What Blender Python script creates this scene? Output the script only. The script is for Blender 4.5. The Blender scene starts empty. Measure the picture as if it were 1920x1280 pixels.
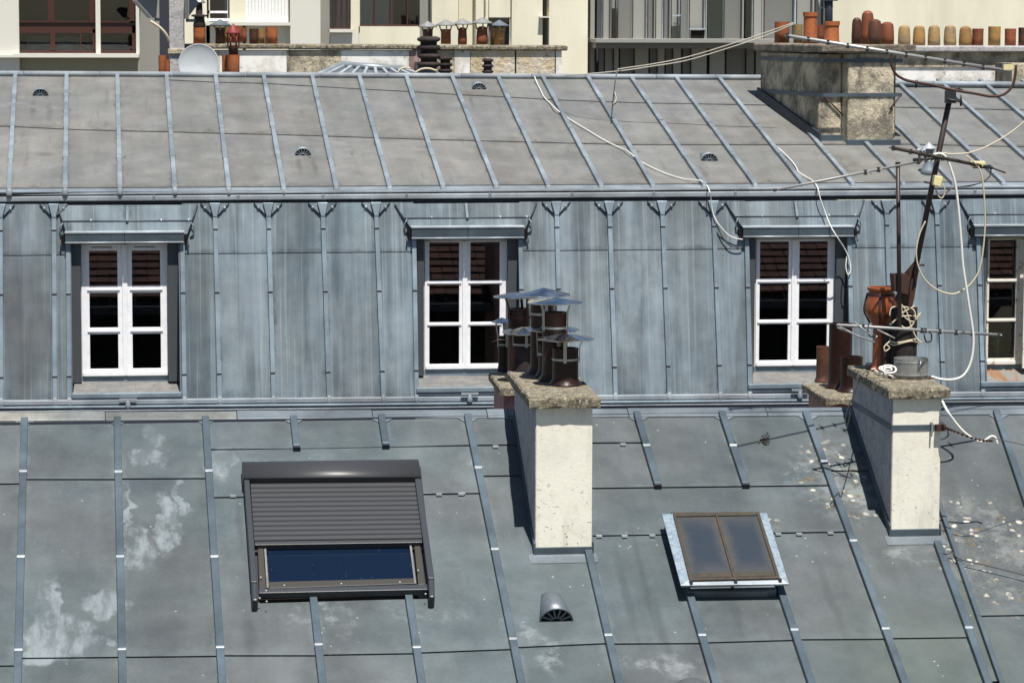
import bpy, math, random
from mathutils import Vector as V, Matrix
random.seed(7)
S = bpy.context.scene
COL = S.collection
R = math.radians
# ---------------------------------------------------------------- camera
CAM_Z = 26.0
FPX = 5749.39                      # focal length in pixels of a 1920 px wide picture
PITCH, YAW, ROLL = R(6.0), R(7.589), R(0.16)
Fd = V((math.sin(YAW)*math.cos(PITCH), math.cos(YAW)*math.cos(PITCH), -math.sin(PITCH)))
R0 = V((math.cos(YAW), -math.sin(YAW), 0)); U0 = R0.cross(Fd)
Rt = R0*math.cos(ROLL) + U0*math.sin(ROLL)
Up = U0*math.cos(ROLL) - R0*math.sin(ROLL)
CP = V((0, 0, CAM_Z))
cd = bpy.data.cameras.new('camera'); cam = bpy.data.objects.new('camera', cd); COL.objects.link(cam)
cam.matrix_world = Matrix(((Rt.x, Up.x, -Fd.x, 0), (Rt.y, Up.y, -Fd.y, 0), (Rt.z, Up.z, -Fd.z, CAM_Z), (0, 0, 0, 1)))
cd.sensor_width = 36; cd.lens = FPX/1920*36; cd.clip_end = 3000; cd.clip_start = .5
cd.dof.use_dof = True; cd.dof.focus_distance = 27; cd.dof.aperture_fstop = 9
S.camera = cam
# ---------------------------------------------------------------- light
SUN = V((0.055, -0.40, 1.0)).normalized()
w = bpy.data.worlds.new('World'); S.world = w; w.use_nodes = True
nt = w.node_tree; bg = nt.nodes['Background']
sk = nt.nodes.new('ShaderNodeTexSky'); sk.sky_type = 'NISHITA'; sk.sun_disc = False
sk.sun_elevation = math.asin(SUN.z); sk.sun_rotation = math.atan2(SUN.x, SUN.y)
sk.air_density = 1.0; sk.dust_density = 0.6; sk.ozone_density = 1.2
nt.links.new(sk.outputs[0], bg.inputs[0]); bg.inputs[1].default_value = 0.055
sl = bpy.data.lights.new('sun', 'SUN'); sl.energy = 5.0; sl.angle = R(.53); sl.color = (1, .955, .89)
so = bpy.data.objects.new('sun', sl); COL.objects.link(so)
so.rotation_euler = (-SUN).to_track_quat('-Z', 'Y').to_euler(); so.location = (0, 0, 60)
S.view_settings.view_transform = 'Standard'; S.view_settings.look = 'None'
S.view_settings.exposure = 0.66; S.view_settings.gamma = 1
S.view_settings.use_curve_mapping = False
S.render.resolution_x, S.render.resolution_y = 1024, 682

# ---------------------------------------------------------------- pixel of the survey photo -> point on a surface of the place
def ray(u, v): return Fd + Rt*((u-960)/FPX) - Up*((v-640)/FPX)
def hit(u, v, p0, n):
    d = ray(u, v); return CP + d*((p0-CP).dot(n)/d.dot(n))
def plane(p0, slope):
    a = R(slope); return (p0, V((0, -math.sin(a), math.cos(a))))
PF = plane(CP + ray(800, 785)*(FPX/252), 25.64)        # front roof
PM = plane(CP + ray(960, 757)*(FPX/160), 79.129)        # mansard face
def on(P, u, v, h=0.): return hit(u, v, P[0]+P[1]*h, P[1])
def at(u, v, Y): return hit(u, v, V((0, Y, 0)), V((0, 1, 0)))
def lvl(u, v, Z): return hit(u, v, V((0, 0, Z)), V((0, 0, 1)))
YMT = on(PM, 960, 381).y                                # depth of the mansard's top edge
YEV = YMT - .005
PU = plane(at(960, 357, YEV), 13.979)                   # low upper roof

# ---------------------------------------------------------------- materials
def mat(name, base, rough=.6, metal=0., spec=.5):
    m = bpy.data.materials.new(name); m.use_nodes = True
    b = m.node_tree.nodes['Principled BSDF']
    b.inputs['Base Color'].default_value = (*base, 1); b.inputs['Roughness'].default_value = rough
    b.inputs['Metallic'].default_value = metal; b.inputs['Specular IOR Level'].default_value = spec
    return m
class G:
    """small node graph helper"""
    def __init__(s, m):
        s.m = m; s.t = m.node_tree; s.b = s.t.nodes['Principled BSDF']; s.pos = s.n('ShaderNodeNewGeometry').outputs['Position']
    def n(s, k): return s.t.nodes.new(k)
    def l(s, a, b): s.t.links.new(a, b)
    def put(s, sock, v):
        if isinstance(v, (int, float)): sock.default_value = v
        elif isinstance(v, tuple): sock.default_value = (*v, 1) if len(v) == 3 and sock.type == 'RGBA' else v
        else: s.l(v, sock)
    def scaled(s, sc, src=None):
        k = s.n('ShaderNodeVectorMath'); k.operation = 'MULTIPLY'; s.l(src or s.pos, k.inputs[0]); k.inputs[1].default_value = sc; return k.outputs[0]
    def addv(s, a, b):
        k = s.n('ShaderNodeVectorMath'); k.operation = 'ADD'; s.put(k.inputs[0], a); s.put(k.inputs[1], b); return k.outputs[0]
    def noise(s, sc=1., detail=4., rough=.55, vec=None, dist=0.):
        k = s.n('ShaderNodeTexNoise'); k.inputs['Scale'].default_value = sc; k.inputs['Detail'].default_value = detail
        k.inputs['Roughness'].default_value = rough; k.inputs['Distortion'].default_value = dist
        s.l(vec or s.pos, k.inputs['Vector']); return k.outputs[0]
    def ramp(s, f, a, b, lo=0., hi=1.):
        k = s.n('ShaderNodeMapRange'); k.interpolation_type = 'SMOOTHSTEP'
        s.put(k.inputs[0], f); k.inputs[1].default_value = a; k.inputs[2].default_value = b
        k.inputs[3].default_value = lo; k.inputs[4].default_value = hi; return k.outputs[0]
    def math(s, op, a, b=0.):
        k = s.n('ShaderNodeMath'); k.operation = op; s.put(k.inputs[0], a); s.put(k.inputs[1], b); return k.outputs[0]
    def mix(s, f, a, b):
        k = s.n('ShaderNodeMix'); k.data_type = 'RGBA'; s.put(k.inputs[0], f); s.put(k.inputs[6], a); s.put(k.inputs[7], b); return k.outputs[2]
    def mul(s, f, a, b):
        k = s.n('ShaderNodeMix'); k.data_type = 'RGBA'; k.blend_type = 'MULTIPLY'; s.put(k.inputs[0], f); s.put(k.inputs[6], a); s.put(k.inputs[7], b); return k.outputs[2]
    def rnd(s): return s.n('ShaderNodeObjectInfo').outputs['Random']
    def bright(s, c, f):
        k = s.n('ShaderNodeVectorMath'); k.operation = 'SCALE'; s.put(k.inputs[0], c); s.put(k.inputs['Scale'], f); return k.outputs[0]
    def color(s, c): s.put(s.b.inputs['Base Color'], c)
    def rough(s, c): s.put(s.b.inputs['Roughness'], c)
    def bump(s, h, d=.01, st=1.):
        k = s.n('ShaderNodeBump'); k.inputs['Distance'].default_value = d; k.inputs['Strength'].default_value = st
        s.l(h, k.inputs['Height']); s.l(k.outputs[0], s.b.inputs['Normal'])
    def blob(s, p, rad, warp, edge=.25):
        """irregular patch round point p with half sizes rad"""
        q = s.addv(s.addv(s.pos, warp), (-p.x, -p.y, -p.z)); q = s.scaled((1/rad[0], 1/rad[1], 1/rad[1]), q)
        k = s.n('ShaderNodeVectorMath'); k.operation = 'LENGTH'; s.l(q, k.inputs[0])
        return s.ramp(k.outputs['Value'], 1, 1-edge, 0, 1)
    def warp(s, sc, amt, vec=None):
        k = s.n('ShaderNodeTexNoise'); k.inputs['Scale'].default_value = sc; k.inputs['Detail'].default_value = 4; s.l(vec or s.pos, k.inputs['Vector'])
        c = s.addv(k.outputs['Color'], (-.5, -.5, -.5)); return s.scaled((amt, amt, amt), c)
def any_of(g, L):
    o = L[0]
    for x in L[1:]: o = g.math('MAXIMUM', o, x)
    return o

def zinc(name, base, warm, cool, streak=(7, .5, .5), vary=.12, rough=.5, metal=.45, st=.35, dirt=.25, edge=None, wave=.012):
    m = mat(name, base, rough, metal); g = G(m)
    big = g.noise(.55, 3); mid = g.noise(2.3, 5, .6)
    c = g.mix(g.ramp(big, .35, .65), warm, cool)
    c = g.mix(.5, c, base)
    sv = g.scaled(streak); s1 = g.noise(1.0, 4, .6, sv); s2 = g.noise(2.7, 3, .5, sv)
    c = g.bright(c, g.ramp(s1, .25, .75, 1-st, 1+st))
    c = g.bright(c, g.ramp(mid, .3, .75, 1-dirt*.5, 1+dirt*.5))
    c = g.bright(c, g.ramp(g.noise(38, 3, .6), .3, .7, .95, 1.05))
    c = g.bright(c, g.ramp(g.rnd(), 0, 1, 1-vary, 1+vary))
    g.s2 = s2
    if edge:     # grime (or bloom) gathered along the seams of each sheet, and under its head
        tc = g.n('ShaderNodeTexCoord'); sx = g.n('ShaderNodeSeparateXYZ'); g.l(tc.outputs['Generated'], sx.inputs[0])
        ex = g.math('ABSOLUTE', g.math('SUBTRACT', sx.outputs[0], .5)); ex = g.math('ADD', ex, g.ramp(g.noise(3.5, 5, .7), .25, .75, -.07, .07))
        ey = g.math('ADD', sx.outputs[2], g.ramp(g.noise(4.5, 5, .7), .25, .75, -.06, .06))
        e_ = g.math('MAXIMUM', g.ramp(ex, .41, .50), g.math('MULTIPLY', g.ramp(ey, .10, .0), .8))
        c = g.mix(g.math('MULTIPLY', e_, edge[1]), c, edge[0])
    g.rough(g.ramp(g.noise(3.1, 4), .3, .7, rough-.07, rough+.1))
    g.bump(g.noise(1.7, 2), wave, .6)
    return m, g, c

M = {}
# upper roof: warm, dusty old zinc
m, g, c = zinc('zinc_upper', (.160, .160, .151), (.172, .168, .154), (.148, .157, .157), streak=(3.2, .28, .28), st=.12, vary=.06, dirt=.24, metal=.25, rough=.6, edge=((.075, .068, .058), .6), wave=.03)
wsp = g.ramp(g.noise(1.2, 5, .7, g.scaled((7, .7, .7))), .58, .70, 0, .5)
c = g.mix(wsp, c, (.12, .11, .10))
runs = any_of(g, [g.blob(on(PU, *p), r, g.warp(2, .10), .8) for p, r in [((62,205),(.05,.55)),((92,210),(.06,.6)),((560,310),(.05,.45)),((588,312),(.05,.5)),((884,190),(.04,.4)),((1318,325),(.05,.45)),((1585,310),(.35,.7)),((1340,170),(.3,.3)),((85,290),(.18,.12)),((200,180),(.04,.5)),((1500,215),(.25,.6))]])
c = g.mix(g.math('MULTIPLY', runs, g.ramp(g.noise(5, 4, .7), .3, .6, .2, .6)), c, (.085, .078, .070))
edge = g.ramp(g.noise(2.2, 5, .7), .55, .68, 0, .35); c = g.mix(edge, c, (.235, .235, .235))
sp = g.n('ShaderNodeTexVoronoi'); sp.inputs['Scale'].default_value = 3.1; g.l(g.pos, sp.inputs['Vector'])
c = g.mix(g.math('MULTIPLY', g.ramp(sp.outputs['Distance'], .085, .05), g.ramp(g.noise(1.5, 2), .5, .56)), c, (.07, .06, .05)); g.color(c); M['zinc_upper'] = m
# mansard: blue grey, rain streaked
m, g, c = zinc('zinc_mansard', (.135, .165, .179), (.146, .167, .174), (.116, .154, .176), streak=(4.6, .25, .22), st=.32, vary=.16, dirt=.25, metal=.3, rough=.5, edge=((.050, .064, .075), .75), wave=.035)
pale = g.ramp(g.noise(1.0, 4, .6, g.scaled((3.2, .5, .45))), .50, .68, 0, .55)
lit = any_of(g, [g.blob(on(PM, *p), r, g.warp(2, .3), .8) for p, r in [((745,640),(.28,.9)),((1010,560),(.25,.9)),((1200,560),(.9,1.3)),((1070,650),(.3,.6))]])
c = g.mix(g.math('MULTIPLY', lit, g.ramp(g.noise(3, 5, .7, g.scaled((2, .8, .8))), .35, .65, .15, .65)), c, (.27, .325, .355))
c = g.mix(pale, c, (.25, .30, .34))
fine = g.ramp(g.noise(1.0, 3, .6, g.scaled((19, .5, .30))), .55, .66, 0, .30)
c = g.mix(fine, c, (.31, .365, .39))
fine2 = g.ramp(g.noise(1.0, 2, .5, g.scaled((34, .5, .22))), .60, .66, 0, .24)
c = g.mix(fine2, c, (.34, .39, .41))
fine3 = g.ramp(g.noise(1.0, 2, .5, g.scaled((27, .9, .26))), .61, .68, 0, .32)
c = g.mix(fine3, c, (.070, .090, .105))
c = g.mix(g.ramp(g.noise(1.0, 3, .6, g.scaled((9, .6, .5))), .6, .75, 0, .2), c, (.045, .055, .068))
left = g.blob(on(PM, 50, 610), (.36, 1.1), g.warp(2, .25), .5)
c = g.mix(g.math('MULTIPLY', left, .6), c, (.082, .082, .085))
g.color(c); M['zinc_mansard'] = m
# the same weather on the dull left-hand bay: web of thin pale runs
# front roof: dark grey zinc with pale bloom patches and bird lime
m, g, c = zinc('zinc_front', (.078, .094, .100), (.090, .095, .097), (.068, .093, .101), streak=(2.6, .35, .35), st=.13, vary=.10, dirt=.3, metal=.3, rough=.53, edge=((.15, .175, .185), .35), wave=.03)
wp = g.addv(g.addv(g.warp(5, .26), g.warp(1.9, .24)), g.warp(19, .10))
patches = [((105,1195),(.30,.30)),((95,1125),(.10,.32)),((198,1135),(.13,.24)),((70,1225),(.22,.14)),((280,865),(.17,.16)),((285,820),(.07,.2)),
           ((312,985),(.09,.45)),((262,1030),(.14,.30)),((420,870),(.10,.25)),((238,975),(.03,.45)),((340,935),(.05,.25)),((150,1210),(.3,.1))]
pm = any_of(g, [g.blob(on(PF, *p), r, wp, .30) for p, r in patches])
inner = g.math('MULTIPLY', g.ramp(g.noise(4.5, 5, .65, g.scaled((1.6, .8, .8))), .38, .60, .12, .9), g.ramp(g.noise(1.0, 5, .7, g.scaled((16, 3, 3))), .30, .58, .3, 1.))
c = g.mix(g.math('MULTIPLY', pm, inner), c, (.195, .225, .240))
faint = [((540,870),(.5,.07)),((910,860),(.12,.2)),((1030,1230),(.12,.3)),((1040,1050),(.24,.08)),((1600,900),(.6,.7)),((1700,1040),(.25,.12)),((800,1140),(.4,.25)),((1240,1250),(.35,.2)),((1000,1190),(.12,.2)),((600,1150),(.3,.3))]
fm = any_of(g, [g.blob(on(PF, *p), r, wp, .7) for p, r in faint])
c = g.mix(g.math('MULTIPLY', fm, g.ramp(g.noise(6, 5, .7), .46, .64, 0, .6)), c, (.22, .245, .255))
dk = [((1210,1100),(.04,1.0)),((1175,1120),(.05,.8)),((1240,1180),(.05,.6)),((470,1190),(.07,.35)),((1382,1150),(.05,.4)),((445,985),(.04,.4)),((1560,1130),(.05,.7))]
wd = g.warp(1.4, .12)
dm = any_of(g, [g.blob(on(PF, *p), r, wd, .8) for p, r in dk])
c = g.mix(g.math('MULTIPLY', dm, .45), c, (.042, .048, .05))
rs = g.ramp(g.noise(1.1, 4, .6, g.scaled((3.4, .4, .4))), .55, .75, 0, .35); c = g.mix(rs, c, (.125, .14, .142))
# green bloom low on the right
gr = g.blob(on(PF, 1720, 1240), (1.1, 1.0), wd, .9); c = g.mix(g.math('MULTIPLY', gr, .5), c, (.085, .105, .088))
# bird lime and lichen, only beside the aerial chimney
reg = any_of(g, [g.blob(on(PF, *p), r, wd, .6) for p, r in [((1590,900),(.50,.65)),((1860,1030),(.55,.95)),((1420,985),(.2,.15)),((1700,900),(.3,.5))]])
k = g.n('ShaderNodeTexVoronoi'); k.inputs['Scale'].default_value = 13; g.l(g.addv(g.pos, g.warp(30, .03)), k.inputs['Vector'])
spot = g.ramp(k.outputs['Distance'], .36, .22); pick = g.ramp(g.noise(5, 3), .43, .50)
spot = g.math('MULTIPLY', g.math('MULTIPLY', spot, pick), reg)
sc = g.mix(g.ramp(g.noise(9, 2), .45, .55), (.55, .52, .44), (.12, .095, .055))
c = g.mix(spot, c, sc)
k2 = g.n('ShaderNodeTexVoronoi'); k2.inputs['Scale'].default_value = 30; g.l(g.addv(g.pos, g.warp(50, .02)), k2.inputs['Vector'])
sp2 = g.math('MULTIPLY', g.math('MULTIPLY', g.ramp(k2.outputs['Distance'], .27, .18), g.ramp(g.noise(7, 2), .38, .46)), reg)
c = g.mix(sp2, c, (.05, .042, .03))
haze_r = g.math('MULTIPLY', reg, g.ramp(g.noise(7, 5, .7), .44, .66, 0, .6)); c = g.mix(haze_r, c, (.19, .20, .19))
k3 = g.n('ShaderNodeTexVoronoi'); k3.inputs['Scale'].default_value = 11; g.l(g.pos, k3.inputs['Vector'])
sp3 = g.math('MULTIPLY', g.ramp(k3.outputs['Distance'], .10, .06), g.ramp(g.noise(2.5, 2), .52, .6)); c = g.mix(g.math('MULTIPLY', sp3, .7), c, (.34, .34, .33))
g.color(c); M['zinc_front'] = m
for nm, b, met in (('zinc_batten_front', (.076, .102, .122), .4), ('zinc_batten_upper', (.215, .25, .275), .3), ('zinc_batten_mansard', (.20, .25, .285), .3), ('zinc_trim', (.33, .365, .39), .25), ('zinc_edge', (.14, .165, .185), .35)):
    m, g, c = zinc(nm, b, tuple(x*1.05 for x in b), tuple(x*.93 for x in b), streak=(1.5, 1.5, 1.5), st=.18, vary=.07, dirt=.4, metal=met, rough=.48)
    g.color(c); M[nm] = m
m, g, c = zinc('zinc_ridge_old', (.23, .235, .22), (.25, .235, .20), (.19, .21, .22), streak=(3, 3, 3), st=.25, vary=.18, dirt=.6); g.color(c); M['zinc_ridge_old'] = m
M['joint_dark'] = mat('joint_dark', (.022, .023, .025), .9)
M['flash_dark'] = mat('flash_dark', (.035, .042, .058), .55, .4)  # navy dark for flashings and gaps, shadow tone put into the colour
m = mat('galvanised', (.42, .48, .52), .45, .5); g = G(m)
g.color(g.mix(g.ramp(g.noise(22, 4, .7, None, 1.5), .35, .65), (.20, .26, .31), (.34, .41, .46))); M['galvanised'] = m
# masonry
m = mat('cream_render', (.72, .67, .53), .85); g = G(m)
c = g.mix(g.ramp(g.noise(3, 5, .65), .4, .7), (.73, .70, .60), (.65, .62, .53))
c = g.mix(g.ramp(g.noise(11, 5, .7), .52, .75, 0, .45), c, (.52, .48, .38))
c = g.mix(g.math('MULTIPLY', g.ramp(g.noise(1.0, 5, .7, g.scaled((11, 6, 1.3))), .52, .68), .4), c, (.42, .40, .34))
c = g.mix(g.ramp(g.noise(3, 4, .6, g.scaled((1, 1, .5)), 1.), .58, .70, 0, .35), c, (.50, .48, .43))
pz = g.noise(9, 4, .6); pits = g.ramp(g.noise(30, 3, .6, g.scaled((1, 1, 1.7))), .635, .665); zz = g.n('ShaderNodeSeparateXYZ'); g.l(g.pos, zz.inputs[0])
low = g.ramp(zz.outputs[2], 23.0, 22.35, .12, 1.)
pm_ = g.math('MULTIPLY', g.math('MULTIPLY', pits, g.ramp(g.noise(5, 3), .45, .56)), low)
c = g.mix(pm_, c, (.16, .14, .11)); g.color(c)
g.bump(g.math('SUBTRACT', g.noise(40, 4, .6), g.math('MULTIPLY', pm_, 5.)), .0025, .5); M['cream_render'] = m
m = mat('grey_render', (.42, .41, .40), .9); g = G(m)
c = g.mix(g.ramp(g.noise(5, 6, .7), .38, .66), (.42, .405, .40), (.30, .29, .30))
c = g.mix(g.ramp(g.noise(28, 4, .7), .5, .7, 0, .6), c, (.14, .13, .12)); g.color(c); g.bump(g.noise(30, 5, .7), .012, .8); M['grey_render'] = m
m = mat('pink_render', (.32, .21, .19), .9); g = G(m); g.color(g.mix(g.ramp(g.noise(8, 4), .4, .7), (.33, .22, .20), (.20, .13, .12))); M['pink_render'] = m
m = mat('lichen_concrete', (.3, .28, .22), .95); g = G(m)
c = g.mix(g.ramp(g.noise(18, 6, .75), .4, .62), (.10, .085, .058), (.27, .235, .165))
c = g.mix(g.ramp(g.noise(45, 4, .7), .56, .64, 0, .8), c, (.55, .54, .45))
c = g.mix(g.ramp(g.noise(10, 4, .6), .60, .70, 0, .7), c, (.30, .235, .06))
c = g.mix(g.ramp(g.noise(25, 4, .7), .60, .68, 0, .9), c, (.035, .033, .028)); g.color(c); g.bump(g.noise(35, 6, .75), .02, 1.); M['lichen_concrete'] = m
m = mat('stained_stone', (.4, .36, .28), .95); g = G(m)
c = g.mix(g.ramp(g.noise(3.2, 6, .7), .35, .66), (.66, .58, .42), (.22, .195, .155))
c = g.mix(g.ramp(g.noise(2.1, 5, .7, g.scaled((2, 2, .8))), .5, .66, 0, .8), c, (.13, .115, .095))
c = g.mix(g.ramp(g.noise(15, 6, .8), .56, .66, 0, .85), c, (.07, .062, .05))
c = g.mix(g.ramp(g.noise(6, 5, .7), .60, .72, 0, .8), c, (.68, .63, .52)); g.color(c); g.bump(g.noise(14, 6, .75), .05, 1.); M['stained_stone'] = m
m = mat('cap_stone', (.2, .17, .13), .95); g = G(m)
c = g.mix(g.ramp(g.noise(5, 6, .75), .38, .62), (.11, .09, .07), (.28, .24, .18)); g.color(c); g.bump(g.noise(20, 6, .75), .03, 1.); M['cap_stone'] = m
m = mat('white_patch_wall', (.7, .69, .66), .9); g = G(m)
c = g.mix(g.ramp(g.noise(3, 5, .7), .42, .62), (.74, .73, .70), (.52, .50, .45))
c = g.mix(g.ramp(g.noise(5, 6, .8), .58, .68, 0, .85), c, (.12, .11, .10)); g.color(c); M['white_patch_wall'] = m
m = mat('tan_stone', (.5, .43, .3), .95); g = G(m)
c = g.mix(g.ramp(g.noise(4, 6, .75), .35, .62), (.46, .37, .22), (.55, .50, .42))
c = g.mix(g.ramp(g.noise(7, 6, .8), .56, .68, 0, .8), c, (.14, .12, .09)); g.color(c); g.bump(g.noise(12, 5, .7), .04, 1.); M['tan_stone'] = m
m = mat('cream_facade', (.66, .63, .5), .9); g = G(m)
g.color(g.mix(g.ramp(g.noise(.5, 5, .6, g.scaled((2, 2, .5))), .35, .7), (.72, .68, .535), (.60, .565, .44))); M['cream_facade'] = m
M['white_facade'] = mat('white_facade', (.60, .585, .52), .85)
M['shade_grey_facade'] = mat('shade_grey_facade', (.25, .245, .22), .9)  # grey puts the shade on the set-back wall returns into their colour
M['olive_facade'] = mat('olive_facade', (.27, .26, .185), .9)
M['dark_facade'] = mat('dark_facade', (.03, .035, .05), .8)
# clay
def clay(nm, a, b, rough=.6, spec=.4, soot=.35):
    m = mat(nm, a, rough, 0, spec); g = G(m)
    c = g.mix(g.ramp(g.noise(6, 5, .7), .38, .66), a, b)
    c = g.mix(g.ramp(g.noise(4, 4, .7, g.scaled((2, 2, .7))), .55, .72, 0, soot), c, (.05, .04, .035))
    c = g.bright(c, g.ramp(g.rnd(), 0, 1, .82, 1.18))
    g.color(c); g.bump(g.noise(25, 4), .006, .6); M[nm] = m
clay('clay_orange', (.34, .105, .028), (.24, .075, .028), soot=.6); clay('clay_red', (.24, .068, .026), (.15, .048, .024), soot=.75); clay('clay_yellow', (.29, .19, .075), (.20, .15, .085), soot=.85)
clay('clay_brown', (.085, .032, .016), (.045, .022, .015), .5); clay('glazed_brown', (.026, .009, .006), (.014, .006, .005), .38, .28, .5); clay('glazed_orange', (.33, .082, .018), (.20, .052, .015), .38, .6, .15)
clay('clay_ochre', (.30, .165, .045), (.20, .12, .05), soot=.85)
clay('soot_black', (.022, .018, .017), (.045, .036, .033), .9, .2)
m = mat('cowl_steel', (.60, .62, .65), .16, 1.); g = G(m)
g.color(g.mix(g.ramp(g.noise(9, 4), .4, .7), (.66, .68, .70), (.42, .42, .43))); g.rough(g.ramp(g.noise(7, 4), .35, .7, .10, .34)); g.bump(g.noise(7, 2), .01, .6); M['cowl_steel'] = m
m, g, c = zinc('zinc_matt', (.235, .262, .285), (.245, .26, .27), (.21, .25, .285), streak=(1.2, 1.2, 1.2), st=.2, vary=.08, dirt=.5, metal=.05, rough=.7); g.color(c); M['zinc_matt'] = m
M['dull_steel'] = mat('dull_steel', (.36, .36, .34), .45, .6)
m = mat('can_zinc', (.34, .34, .33), .45, .6); g = G(m); g.color(g.mix(g.ramp(g.noise(5, 5, .7, g.scaled((3, 3, .6))), .35, .7), (.36, .36, .35), (.24, .24, .235))); M['can_zinc'] = m
M['rusty_steel'] = mat('rusty_steel', (.050, .021, .014), .7, .2)
M['mast_brown'] = mat('mast_brown', (.035, .024, .022), .5, .3)
M['black_plastic'] = mat('black_plastic', (.018, .018, .02), .5)
M['alu'] = mat('alu', (.26, .26, .26), .5, .3)
M['white_cable'] = mat('white_cable', (.66, .65, .60), .5); M['grey_cable'] = mat('grey_cable', (.42, .39, .33), .6)
M['cream_cable'] = mat('cream_cable', (.50, .44, .32), .6)
M['cream_plastic'] = mat('cream_plastic', (.66, .58, .30), .5)
M['dark_cable'] = mat('dark_cable', (.045, .04, .04), .6)
m = mat('white_paint', (.80, .80, .81), .38); g = G(m); g.color(g.mix(g.ramp(g.noise(14, 4), .4, .75), (.81, .81, .82), (.74, .74, .74))); M['white_paint'] = m
m = mat('old_white_paint', (.68, .65, .56), .5); g = G(m); g.color(g.mix(g.ramp(g.noise(12, 5, .7), .56, .66), (.70, .67, .59), (.34, .26, .17))); M['old_white_paint'] = m
M['jamb_zinc'] = mat('jamb_zinc', (.058, .066, .072), .6, .2)
M['room_dark'] = mat('room_dark', (.012, .010, .009), .95, 0, .1); M['room_wall'] = mat('room_wall', (.10, .075, .06), .95, 0, .1)
M['room_mid'] = mat('room_mid', (.10, .085, .07), .95, 0, .1)
m = mat('slate_sill', (.26, .255, .24), .7); g = G(m); g.color(g.mix(g.ramp(g.noise(7, 5, .7), .35, .65), (.170, .163, .150), (.105, .110, .115))); M['slate_sill'] = m
M['shutter_grey'] = mat('shutter_grey', (.034, .035, .038), .44, 0, .5)
M['shutter_frame'] = mat('shutter_frame', (.032, .036, .042), .45, .1)
M['frame_brown'] = mat('frame_brown', (.036, .033, .027), .5, .1)
m = mat('rusty_glazing_bar', (.13, .09, .05), .8, .1); g = G(m); g.color(g.mix(g.ramp(g.noise(18, 5, .7), .4, .65), (.046, .036, .025), (.026, .024, .021))); M['rusty_bar'] = m
m = mat('brown_joinery', (.050, .014, .009), .5); M['brown_joinery'] = m
M['red_paint'] = mat('red_paint', (.20, .022, .022), .6)
M['panel_grey'] = mat('panel_grey', (.30, .30, .275), .6, .2); M['panel_mid'] = mat('panel_mid', (.17, .17, .16), .6, .2); M['panel_dark'] = mat('panel_dark', (.07, .072, .075), .5, .2)
M['dish'] = mat('dish', (.34, .365, .38), .6)
m = mat('roof_tile', (.30, .09, .045), .85); g = G(m); g.color(g.bright(g.mix(g.ramp(g.noise(5, 4), .35, .65), (.085, .026, .015), (.045, .017, .012)), g.ramp(g.noise(3.3, 1), .3, .7, .7, 1.2))); M['roof_tile'] = m
m = mat('ground_gravel', (.12, .115, .10), .95); g = G(m); g.color(g.mix(g.noise(.4, 6, .7), (.09, .09, .085), (.16, .15, .13))); M['ground'] = m
M['leaf'] = mat('leaf', (.22, .42, .09), .6); m = mat('rusty_sill', (.2, .16, .1), .8); g = G(m); g.color(g.mix(g.ramp(g.noise(1.0, 5, .7, g.scaled((9, 2, 2))), .45, .58), (.17, .165, .15), (.19, .10, .045))); M['rusty_sill'] = m
def glass(nm, ior, tint=(.9, .93, .95), rough=.01, dirt=None):
    m = bpy.data.materials.new(nm); m.use_nodes = True; t = m.node_tree; t.nodes.clear()
    o = t.nodes.new('ShaderNodeOutputMaterial'); mx = t.nodes.new('ShaderNodeMixShader'); tr = t.nodes.new('ShaderNodeBsdfTransparent'); gl = t.nodes.new('ShaderNodeBsdfGlossy'); fr = t.nodes.new('ShaderNodeFresnel')
    fr.inputs[0].default_value = ior; tr.inputs[0].default_value = (*tint, 1); gl.inputs['Roughness'].default_value = rough; gl.inputs[0].default_value = (1, 1, 1, 1)
    t.links.new(fr.outputs[0], mx.inputs[0]); t.links.new(tr.outputs[0], mx.inputs[1]); t.links.new(gl.outputs[0], mx.inputs[2]); t.links.new(mx.outputs[0], o.inputs[0])
    M[nm] = m
glass('pane_glass', 1.75); glass('far_glass', 1.6, (.75, .8, .8))
m = mat('roof_glass', (.006, .008, .014), .06, 0, .22); g = G(m)
k = g.n('ShaderNodeTexVoronoi'); k.inputs['Scale'].default_value = 34; g.l(g.pos, k.inputs['Vector'])
dots = g.math('MULTIPLY', g.ramp(k.outputs['Distance'], .10, .06, 0, .5), g.ramp(g.noise(14, 2), .5, .56)); g.color(g.mix(dots, (.004, .010, .024), (.30, .32, .33))); M['roof_glass'] = m

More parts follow.
